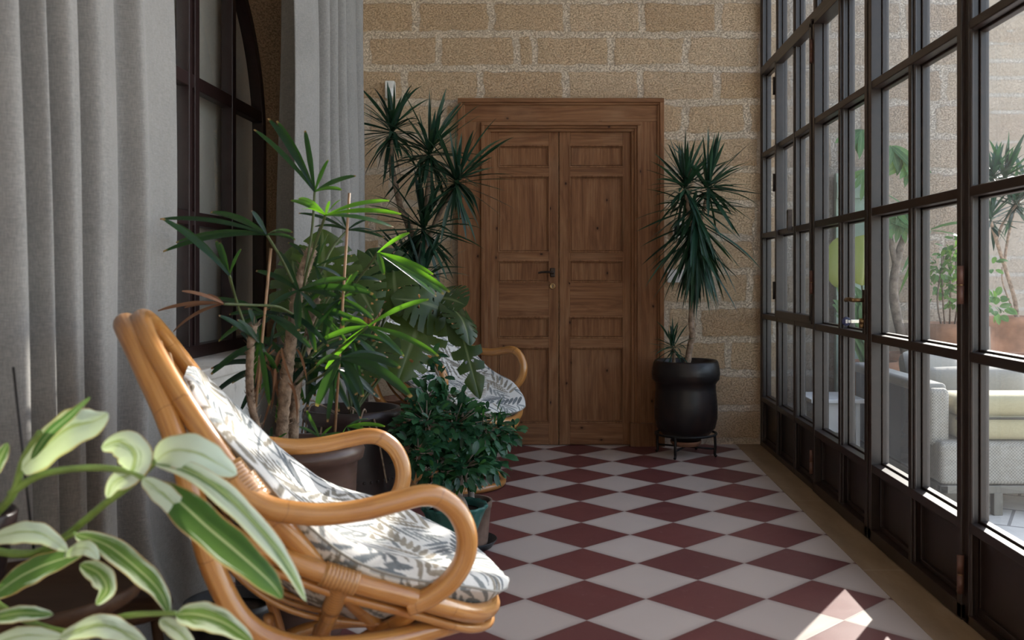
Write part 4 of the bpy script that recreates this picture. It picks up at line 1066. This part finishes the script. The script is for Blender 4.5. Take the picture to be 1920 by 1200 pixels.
# --- ficus bush in the sea-green pot
fp=V(((850-VX)/F*3.72,3.75,0)); zf=CAMH-(950-VY)/F*3.72
t=thing('potted_ficus','bushy small-leaved ficus in a sea-green glazed pot','plant',fp)
rim=[]
mb=MB(); n=64; prof=[(.0,.0),(.062,0),(.072,.010),(.068,.03),(.074,.08),(.090,.15),(.108,zf-.05),(.116,zf-.022),(.128,zf-.006),(.126,zf+.004),(.108,zf-.008),(.100,zf-.03)]
vs=[];fs=[];uvs=[]
for i,(r,z) in enumerate(prof):
    for k in range(n):
        a=2*PI*k/n; sc=1+(.035*math.cos(a*16) if i in (7,8,9) else .0)
        vs.append((fp.x+r*sc*math.cos(a),fp.y+r*sc*math.sin(a),z)); uvs.append((k/n,z))
for i in range(len(prof)-1):
    for k in range(n): k2=(k+1)%n; fs.append((i*n+k,i*n+k2,(i+1)*n+k2,(i+1)*n+k))
mb.add(vs,fs,uvs); build('pot',mb,M['green'],t); build('soil',pot_lathe([(.0,zf-.015),(.106,zf-.022)],fp),M['soil'],t)
rf=random.Random(14)
mb=MB()
tb=fp+V((0,0,zf-.03))
mb.tube(catmull([tb+V((-.045,-.01,0)),tb+V((-.05,0,.05)),P(838,925,3.74),P(845,880,3.76),P(858,840,3.8)],6),[.034-.0009*i for i in range(25)],12)
mb.tube(catmull([tb+V((.02,.01,0)),tb+V((.015,0,.06)),P(862,900,3.76),P(880,850,3.8)],6),[.024-.0008*i for i in range(19)],10)
mb.tube(catmull([tb+V((.05,-.03,0)),tb+V((.03,-.02,.05)),P(850,930,3.74)],6),[.016]*13,8)
blobs=[(850,800,3.80,.125),(800,790,3.72,.10),(905,805,3.85,.105),(842,748,3.85,.06),(785,850,3.65,.085),(870,875,3.72,.10),(940,815,3.9,.06),(800,745,3.85,.06),(868,772,3.85,.055),(915,865,3.85,.075),(770,800,3.75,.07),(820,880,3.66,.08),(962,806,3.92,.032),(822,705,3.9,.035),(808,672,3.92,.028)]
hubs=[P(850,850,3.8),P(865,830,3.8),P(840,870,3.77)]
for (px,py,d,r) in blobs:
    c=P(px,py,d); h=min(hubs,key=lambda q:(q-c).length)
    mb.tube(catmull([h,(h+c)/2+V((0,0,.02)),c],5),[.008-.0005*i for i in range(11)],6)
tw=mb; mb=MB(); nl=0
for (px,py,d,r) in blobs:
    c=P(px,py,d); nn=int(r*r*15500)
    for i in range(nn):
        u=V((rf.gauss(0,1),rf.gauss(0,1),rf.gauss(0,1))).normalized(); rr=r*(rf.random()**.45)
        p=c+V((u.x*rr,u.y*rr,u.z*rr*.92))
        dr=(u+V((rf.uniform(-.7,.7),rf.uniform(-.7,.7),rf.uniform(-.9,.3)))).normalized(); l=rf.uniform(.034,.060)
        e=p+dr*l; m=(p+e)/2+V((0,0,.006))
        blade(mb,bez(p,m,e,4),l*.50,V((rf.uniform(-.6,.6),rf.uniform(-.9,.1),1)),.18,None,rf.random(),across=1); nl+=1
        if i%7==0: tw.tube([c+(p-c)*.3,p],[.003,.0015],4)
build('foliage',mb,M['ficus'],t); build('trunk',tw,M['fig'],t)

# terracotta pot with its black saucer beside the ficus
tp=V(((868-VX)/F*4.02,4.06,0)); zt2=CAMH-(938-VY)/F*4.06
sc=thing('plant_saucer','black plastic saucer on the tiles under the terracotta pot','saucer',tp)
build('dish',pot_lathe([(.0,.0),(.118,.0),(.140,.030),(.137,.032),(.116,.006),(0,.006)],tp),M['blackpl'],sc)
t=thing('potted_ficus','slim ficus in a weathered terracotta pot on a black saucer','plant',tp+V((0,0,.007)))
build('pot',pot_lathe([(.0,.007),(.096,.007),(.100,.02),(.113,zt2-.03),(.117,zt2-.028),(.119,zt2),(.107,zt2),(.102,zt2-.05)],tp),M['terra'],t)
build('soil',pot_lathe([(.0,zt2-.04),(.104,zt2-.045)],tp),M['soil'],t)
mb=MB(); mb.tube(catmull([tp+V((.02,0,zt2-.05)),tp+V((.03,0,zt2+.03)),tp+V((.01,.02,zt2+.10)),tp+V((.03,.05,zt2+.25))],6),[.017-.0005*i for i in range(19)],10); build('trunk',mb,M['fig'],t)
mb=MB()
for i in range(170):
    c=tp+V((.03,.05,zt2+.22)); u=V((rf.gauss(0,1),rf.gauss(0,1),rf.gauss(0,1))).normalized(); p=c+u*.13*rf.random()**.5
    dr=(u+V((0,0,-.5))).normalized(); l=rf.uniform(.03,.05); e=p+dr*l
    blade(mb,bez(p,(p+e)/2+V((0,0,.006)),e,4),l*.5,V((rf.uniform(-.6,.6),-.3,1)),.18,None,rf.random(),across=1)
build('foliage',mb,M['ficus'],t)

# black nursery pot on the floor behind the near chair
np_=V((-.905,2.60,0)); t=thing('nursery_pot','black plastic nursery pot on the floor behind the sunlit chair','pot',np_)
build('pot',pot_lathe([(.0,.03),(.085,.03),(.092,.04),(.115,.235),(.122,.24),(.122,.262),(.113,.262),(.108,.22)],np_),M['blackpl'],t)
build('saucer',pot_lathe([(.0,0),(.11,.0),(.135,.03),(.130,.032),(.105,.008),(0,.008)],np_),M['blackpl'],t)
build('soil',pot_lathe([(.0,.235),(.109,.23)],np_),M['soil'],t)

# --- variegated ginger close to the viewer, in a dark bowl on a dark side table
gp=V(((-62-VX)/F*1.66,1.66,0)); zg=CAMH-(1112-VY)/F*1.62
tc=V(((52-VX)/F*1.64,1.64,0)); tz=zg
tb=thing('side_table','dark round wooden side table under the variegated plant','table',tc)
build('tabletop',pot_lathe([(.0,tz-.026),(.168,tz-.026),(.178,tz-.018),(.182,tz-.008),(.182,tz+.004),(.174,tz+.006),(.170,tz),(0,tz)],tc,56),M['darkwood'],tb)
build('pedestal',pot_lathe([(.03,.03),(.034,.06),(.022,.14),(.03,.26),(.02,.33),(.035,tz-.06),(.08,tz-.026)],tc,24),M['darkwood'],tb)
for k in range(3):
    a=2*PI*k/3+.5; e=V((math.cos(a),math.sin(a),0))
    build('foot',MB().tube(catmull([tc+V((0,0,.10))+e*.02,tc+V((0,0,.08))+e*.09,tc+V((0,0,.03))+e*.15,tc+V((0,0,.012))+e*.175],5),.012,8),M['darkwood'],tb)
sp=V(((238-VX)/F*1.98,1.99,0)); sz=CAMH-(1128-VY)/F*1.98
so_=thing('stool','low dark wooden stool between side table and grey curtain','stool',sp)
build('seat',pot_lathe([(.0,sz-.032),(.070,sz-.032),(.080,sz-.026),(.084,sz-.014),(.080,sz),(0,sz)],sp,40),M['darkwood'],so_)
for k in range(3):
    a=2*PI*k/3+.2; e=V((math.cos(a),math.sin(a),0)); build('leg',MB().tube([sp+e*.05+V((0,0,sz-.03)),sp+e*.10+V((0,0,.008))],.011,8),M['darkwood'],so_)
t=thing('variegated_ginger','variegated ginger plant with arching cream-edged leaves on the dark table','plant',gp+V((0,0,tz)))
build('pot',pot_lathe([(.0,tz),(.050,tz),(.056,tz+.012),(.072,tz+.09),(.078,tz+.12),(.074,tz+.126),(.068,tz+.12),(.066,tz+.10)],(gp.x,gp.y,0),48),M['umber'],t)
build('soil',pot_lathe([(.0,tz+.108),(.067,tz+.102)],(gp.x,gp.y,0)),M['soil'],t)
rgn=random.Random(3)
def gleaf(pts,wpx,nrm=(0,-.6,.8),c=.5,fold=.18,cup=-.25,d=1.45,prof=None,curl=0):
    ps=[P(p[0],p[1],p[2] if len(p)>2 else d) for p in pts]
    cs=catmull(ps,6); mb=MB()
    wav=rgn.uniform(0,6)
    blade(mb,cs,wpx/F*d,V(nrm),fold,prof or (lambda t:(math.sin(PI*(t**.78)))**.75*(1+.05*math.sin(t*25+wav))+.02),c,cup,across=5)
    return build('leaf',mb,M['ginger'],t)
def gstalk(pts,r=.0055,d=1.5):
    ps=catmull([P(p[0],p[1],p[2] if len(p)>2 else d) for p in pts],6)
    build('stalk',MB().tube(ps,[r*(1-.4*i/len(ps)) for i in range(len(ps))],10),M['stemg'],t)
gstalk([(-62,1010,1.66),(-40,1000,1.60),(-10,965,1.54),(25,925,1.5),(45,860,1.48),(75,810,1.47)],.008)
gstalk([(-55,1010,1.66),(0,1035,1.62),(80,1035,1.58),(130,1000,1.55),(190,950,1.5),(250,905,1.47),(292,865,1.45)],.0075)
gstalk([(20,925,1.5),(70,893,1.48),(130,880,1.46),(200,878,1.45),(255,890,1.44),(290,915,1.43)],.006)
gstalk([(-60,1010,1.65),(-20,1120,1.5),(120,1185,1.45),(235,1155,1.42),(330,1150,1.40)],.006)
gstalk([(-60,1010,1.66),(-20,1030,1.60),(50,1040,1.55),(140,1000,1.5)],.006)
gleaf([(40,880,1.47),(75,845,1.46),(125,805,1.45),(175,790,1.46),(203,775,1.47)],92,(-.25,-.85,.5),.80)
gleaf([(58,862,1.44),(90,815,1.43),(130,780,1.42),(170,744,1.42)],20,(.4,-.8,.3),.1)
gleaf([(190,838,1.47),(225,828,1.46),(252,850,1.45),(245,885,1.44),(215,905,1.44),(200,933,1.44)],62,(.1,-.8,.6),.72)
gleaf([(290,868,1.45),(320,845,1.45),(365,848,1.45),(410,870,1.46),(444,890,1.47)],78,(.15,-.75,.65),.85)
gleaf([(290,868,1.45),(345,878,1.43),(400,910,1.41),(450,955,1.40),(505,1015,1.39),(545,1070,1.39),(574,1128,1.40)],44,(.45,-.75,.5),.62,.25)
gleaf([(288,908,1.44),(330,935,1.41),(385,985,1.39),(450,1040,1.38),(505,1090,1.38),(530,1122,1.39)],66,(.35,-.8,.45),.22,.12)
gleaf([(268,897,1.43),(305,925,1.41),(345,962,1.40),(386,980,1.40)],40,(.2,-.8,.5),.75)
gleaf([(-20,1012,1.46),(30,998,1.45),(80,1002,1.45),(128,1034,1.45)],48,(0,-.7,.7),.80)
gleaf([(-15,1118,1.5),(40,1080,1.48),(95,1055,1.47),(160,1036,1.46)],56,(-.2,-.85,.5),.25)
gleaf([(120,1040,1.47),(145,1028,1.45),(168,1030,1.44),(185,1050,1.44)],34,(.2,-.7,.6),.85)
gleaf([(140,1002,1.48),(200,1022,1.46),(262,1070,1.44),(300,1110,1.43),(318,1152,1.43)],44,(.35,-.8,.4),.42,.2)
gleaf([(150,1058,1.48),(185,1075,1.46),(200,1105,1.45),(180,1134,1.45)],42,(.2,-.85,.4),.5)
gleaf([(330,1152,1.40),(370,1152,1.39),(420,1168,1.38),(475,1205,1.37)],52,(.1,-.75,.65),.5)
gleaf([(300,1160,1.41),(335,1185,1.39),(370,1225,1.38)],30,(.2,-.7,.6),.7)
gleaf([(-20,1160,1.42),(40,1150,1.41),(100,1152,1.42)],34,(0,-.7,.7),.45)
gleaf([(110,1195,1.40),(180,1172,1.39),(230,1185,1.39),(280,1215,1.38)],46,(.1,-.7,.7),.7)
gleaf([(-30,1215,1.40),(40,1192,1.40),(120,1195,1.40)],40,(0,-.7,.7),.8)
gleaf([(-20,900,1.52),(0,860,1.5),(15,830,1.5)],30,(.2,-.8,.5),.3)
build('support_stick',MB().tube([P(70,1092,1.70),P(46,880,1.71),P(25,688,1.72)],.0022,6),M['iron'],t)

# ------------------------------------------------------------------ terrace outside
sx0=1.78
sf=thing('outdoor_sofa','pale sling sofa with cream and grey cushions on the sunny terrace','sofa',(2.3,5.2,-.02))
def cushion_box(x0,x1,y0,y1,z0,z1,r=.05,seg=4):
    mb=MB().box(x0,x1,y0,y1,z0,z1); return mb
def soft(name,x0,x1,y0,y1,z0,z1,mat,par,r=.05,puff=.0):
    o=build(name,MB().box(x0,x1,y0,y1,z0,z1),M[mat],par,smooth=True); m=o.modifiers.new('round','BEVEL'); m.width=r; m.segments=5; return o
soft('side_panel',sx0,sx0+.085,4.80,5.98,.13,.575,'bcloth',sf,.03)
soft('panel_cap',sx0-.012,sx0+.10,4.78,6.0,.545,.605,'gcloth',sf,.022)
soft('end_cap',sx0-.005,sx0+.10,4.735,4.80,.30,.585,'mesh',sf,.03)
soft('seat_base',sx0+.02,3.6,4.66,5.5,.125,.335,'mesh',sf,.03)
soft('seat_cushion',sx0+.115,3.6,4.68,4.98,.335,.455,'cream',sf,.05)
soft('seat_cushion',sx0+.115,3.6,4.70,4.97,.445,.555,'cream',sf,.05)
build('seam_cord',MB().tube([(sx0+.1,4.675,.447),(3.6,4.675,.447)],.006,8),M['alu'],sf)
build('frame',MB().box(sx0+.02,3.6,4.66,4.70,.085,.125).box(sx0+.02,3.6,5.9,5.94,.085,.125).box(sx0+.02,sx0+.06,4.66,5.94,.085,.125),M['alu'],sf,smooth=False,bevel=.004)
for x,y in ((2.08,4.68),(sx0+.05,5.9),(3.4,4.68)): build('leg',MB().box(x-.022,x+.022,y-.022,y+.022,-.02,.09),M['alu'],sf,smooth=False,bevel=.003)
def pillow(label,c,w,h,th,rot,mat,pit):
    mb=MB(); n=18; vs=[];fs=[]
    for sgn in (1,-1):
        o=len(vs)
        for i in range(n+1):
            for k in range(n+1):
                u=-1+2*i/n; v=-1+2*k/n; e=max(0,(1-u**4)*(1-v**4))**.5
                pinch=1-.06*(abs(u*v))
                vs.append((u*w/2*(1-.05*v*v),sgn*th/2*e,v*h/2*(1-.05*u*u)))
        for i in range(n):
            for k in range(n):
                a=o+i*(n+1)+k; f=(a,a+1,a+n+2,a+n+1); fs.append(f if sgn>0 else f[::-1])
    rm_=Matrix.Rotation(rot,3,'Z')@Matrix.Rotation(pit,3,'X')
    vs=[V(c)+rm_@V(p) for p in vs]; mb.add(vs,fs)
    o=build('scatter_cushion',mb,M[mat]); tag(o,label,'cushion',None); return o
pillow('broad grey cushion standing on the terrace sofa behind cream roll',(2.20,5.22,.515),.60,.27,.17,.06,'gcloth',-.12)
pillow('smaller grey cushion leaning inside the shaded sofa panel',(2.10,5.50,.55),.36,.30,.13,.5,'gcloth',-.2)
pillow('tilted grey cushion deepest in the shaded sofa corner',(2.07,5.74,.56),.30,.28,.12,.9,'gcloth',-.2)
t=thing('terrace_table','small white side table on the terrace behind the sofa panel','table',(1.52,5.85,-.02))
build('tabletop',MB().box(1.42,1.74,5.62,6.0,.395,.42),M['white'],t,smooth=False,bevel=.006)
build('apron',MB().box(1.52,1.70,5.66,5.72,.22,.39),M['white'],t,smooth=False,bevel=.004)
for x in (1.46,1.70):
    for y in (5.66,5.96): build('leg',MB().box(x-.012,x+.012,y-.012,y+.012,-.02,.395),M['white'],t,smooth=False)
# pale green shutter standing against the outside wall
sh=thing('door_5','pale green painted shutter door on the outside wall','door',(1.98,BY-.03,-.02)); sh['kind']='structure'
build('door_panel',MB().box(1.80,2.08,BY-.07,BY-.02,-.02,1.83),M['shutter'],sh,smooth=False,bevel=.004)
for z in (.1,.9,1.66): build('ledge',MB().box(1.80,2.08,BY-.085,BY-.06,z,z+.11),M['shutter'],sh,smooth=False,bevel=.004)
# terrace pots and plants
ro=random.Random(33)
def bigpot(nm,label,c,r,h,z0,mat='terra2'):
    t=thing(nm,label,'plant',V((c[0],c[1],z0)))
    build('pot',pot_lathe([(.0,0),(r*.68,0),(r*.74,.03),(r*.92,h*.62),(r*.95,h-.09),(r*1.06,h-.08),(r*1.08,h-.03),(r*1.02,h),(r*.9,h),(r*.88,h-.05)],(c[0],c[1],z0)),M[mat],t)
    build('soil',pot_lathe([(.0,h-.04),(r*.9,h-.05)],(c[0],c[1],z0)),M['soil'],t); return t
def leaves(mb,c,rad,n,l,w,sq=1,up=.3):
    for i in range(n):
        u=V((ro.gauss(0,1),ro.gauss(0,1),ro.gauss(0,1))).normalized(); p=V(c)+V((u.x,u.y,u.z*sq))*rad*ro.random()**.5
        e=p+(u+V((0,0,ro.uniform(-.8,up)))).normalized()*l*ro.uniform(.7,1.2)
        blade(mb,bez(p,(p+e)/2+V((0,0,l*.12)),e,5),w,V((ro.uniform(-.5,.5),-.6,.8)),.15,None,ro.random(),across=1)
# prickly, broad-leaved clump in front of the shutter
c=(1.95,6.15); t=bigpot('potted_aroid','terrace pot with dark arrow leaves and yellow-green round leaves before the shutter',c,.15,.62,-.02)
for (px,py,w_,h_) in ((1579,493,72,100),(1616,488,72,95)):
    mb=MB(); a=P(px,py+h_*.5,6.0); b=P(px+4,py-h_*.5,6.05)
    blade(mb,[a+(b-a)*i/24+V((0,-.03*math.sin(PI*i/24),0)) for i in range(25)],w_/F*6.0,V((.1,-1,.1)),.08,lambda q:max(0,1-(2*q-1)**2)**.5+.01,ro.random(),-.25,across=5); lf=build('round_leaf',mb,M['agave'],t)
    build('petiole',MB().tube(catmull([a,P(px+10,600,6.1),V((1.95,6.15,.58))],5),.007,6),M['petiole'],lf)
mb=MB()
for i in range(26):
    a=V((1.95+ro.uniform(-.08,.08),6.12,.58)); e=P(ro.uniform(1556,1634),ro.uniform(525,600),6.0); blade(mb,bez(a,(a+e)/2+V((0,-.05,.12)),e,7),.075,V((0,-1,.3)),.15,None,ro.random())
build('foliage',mb,M['broad'],t)
# small tree trunk with palmate leaves
c=(2.22,6.3); t=bigpot('potted_tree','slim terrace tree with palmate leaves high against the outside wall',c,.15,.66,-.02)
mb=MB(); mb.tube(catmull([V((2.22,6.3,.6)),P(1676,560,6.25),P(1682,490,6.22),P(1700,430,6.2),P(1712,380,6.2)],6),[.035-.0007*i for i in range(25)],9)
mb.tube(catmull([P(1680,500,6.22),P(1668,440,6.2),P(1660,380,6.2),P(1665,320,6.2)],6),[.022-.0006*i for i in range(19)],8)
build('trunk',mb,M['fig'],t)
mb=MB()
for (px,py) in ((1672,285),(1692,300),(1706,318),(1600,262),(1618,255),(1668,395),(1700,402),(1628,330),(1690,425),(1660,420)):
    hb=P(px,py-10,6.15)
    for k in range(6):
        a=-PI*.5+(k-2.5)*.45; e=hb+V((math.cos(a),ro.uniform(-.4,.2),math.sin(a)))*ro.uniform(.13,.20)
        blade(mb,bez(hb,(hb+e)/2+V((0,0,.02)),e,6),.045,V((.1,-1,.2)),.1,None,ro.random(),across=1)
build('foliage',mb,M['broad'],t)
# shrubs in a big terracotta trough
c=(2.44,6.2); t=bigpot('potted_shrub','leafy shrub in a wide terracotta pot behind the sofa',c,.20,.86,-.02)
mb=MB()
for px in (1758,1768,1782,1796): 
    mb.tube(catmull([V((2.44+(px-1775)*.002,6.2,.80)),P(px,560,6.0),P(px+ro.uniform(-15,15),480,6.0)],5),.006,5)
build('stem',mb,M['fig'],t)
mb=MB(); 
for (px,py,r_) in ((1758,500,.10),(1782,490,.12),(1800,460,.08),(1790,520,.12),(1762,540,.10),(1798,560,.08)): leaves(mb,P(px,py,6.0),r_,38,.05,.026)
build('foliage',mb,M['broad'],t)
mb=MB(); leaves(mb,P(1745,430,6.0),.02,7,.40,.03,1,.9); build('long_leaf',mb,M['broad'],t)
# branching dracaena far out on the terrace
DO=8.0
c=((1908-VX)/F*DO,DO); t=bigpot('potted_dracaena','bare-branched dracaena in a terracotta jar at the terrace edge',c,.22,.83,-.02)
mb=MB()
b0=V((c[0],c[1],.76))
for pts,r_ in (([b0,P(1902,560,DO),P(1884,500,DO),P(1868,450,DO-.05),P(1858,415,DO-.05)],.02),([P(1884,500,DO),P(1886,470,DO),P(1900,400,DO),P(1915,370,DO)],.014),([P(1868,450,DO-.05),P(1880,420,DO-.05),P(1905,385,DO-.05)],.013),([b0,P(1895,570,DO-.05),P(1880,530,DO-.05),P(1879,500,DO-.05)],.008)):
    cc=catmull(pts,6); mb.tube(cc,[r_*(1-.3*i/len(cc)) for i in range(len(cc))],8)
build('trunk',mb,M['trunk'],t)
for (px,py,L) in ((1858,412,.26),(1905,385,.28),(1885,335,.30),(1930,350,.34),(1862,335,.26)):
    mb=MB(); rosette(mb,P(px,py,DO),(0,-.1,1),55,L*1.3,.028,-50,85,.5,ro); build('crown',mb,M['drac'],t)
mb=MB(); leaves(mb,P(1862,575,DO-.1),.11,26,.09,.06); leaves(mb,P(1860,500,DO-.05),.08,12,.08,.04); build('foliage',mb,M['broad'],t)
# low pots behind the sofa
for i,(px,py,d,r_,h_,lab) in enumerate(((1905,690,6.7,.17,.62,'plain terracotta pot without a plant beyond the sofa'),)):
    x=(px-VX)/F*d; t=thing('terracotta_pot',lab,'pot',V((x,d,-.02)))
    build('pot',pot_lathe([(.0,0),(r_*.7,0),(r_*.95,h_-.09),(r_*1.06,h_-.08),(r_*1.06,h_),(r_*.9,h_),(r_*.88,h_-.05)],(x,d,-.02)),M['terra2'],t)
    build('soil',pot_lathe([(.0,h_-.05),(r_*.9,h_-.055)],(x,d,-.02)),M['soil'],t)

# ------------------------------------------------------------------ light
ELEV=math.radians(31.0)
hd=V((-.516,-.857,0)).normalized()
sd=V((hd.x*math.cos(ELEV),hd.y*math.cos(ELEV),-math.sin(ELEV)))
sl=bpy.data.lights.new('sun','SUN'); so=bpy.data.objects.new('sun',sl); COL.objects.link(so)
so.rotation_euler=sd.to_track_quat('-Z','Y').to_euler(); so.location=(4,10,8)
sl.energy=9; sl.angle=math.radians(.6); sl.color=(1,.95,.87)
w=bpy.data.worlds.new('sky'); S.world=w; w.use_nodes=True; nt=w.node_tree
bg=nt.nodes['Background']
sky=nt.nodes.new('ShaderNodeTexSky'); sky.sky_type='NISHITA'; sky.sun_disc=False; sky.sun_elevation=ELEV
sky.sun_rotation=math.atan2(-sd.x,-sd.y); sky.altitude=50
hs=nt.nodes.new('ShaderNodeHueSaturation'); hs.inputs['Saturation'].default_value=.66
nt.links.new(sky.outputs[0],hs.inputs['Color']); nt.links.new(hs.outputs[0],bg.inputs[0]); bg.inputs[1].default_value=.72
S.view_settings.view_transform='Standard'; S.view_settings.look='None'; S.view_settings.gamma=1; S.view_settings.use_curve_mapping=False
S.view_settings.exposure=0.28
S.cycles.max_bounces=10; S.cycles.diffuse_bounces=6; S.cycles.transparent_max_bounces=16; S.cycles.glossy_bounces=4
S.cycles.sample_clamp_indirect=6; S.cycles.caustics_reflective=False; S.cycles.caustics_refractive=False
for o in bpy.data.objects:
    if '_o' in o: del o['_o']
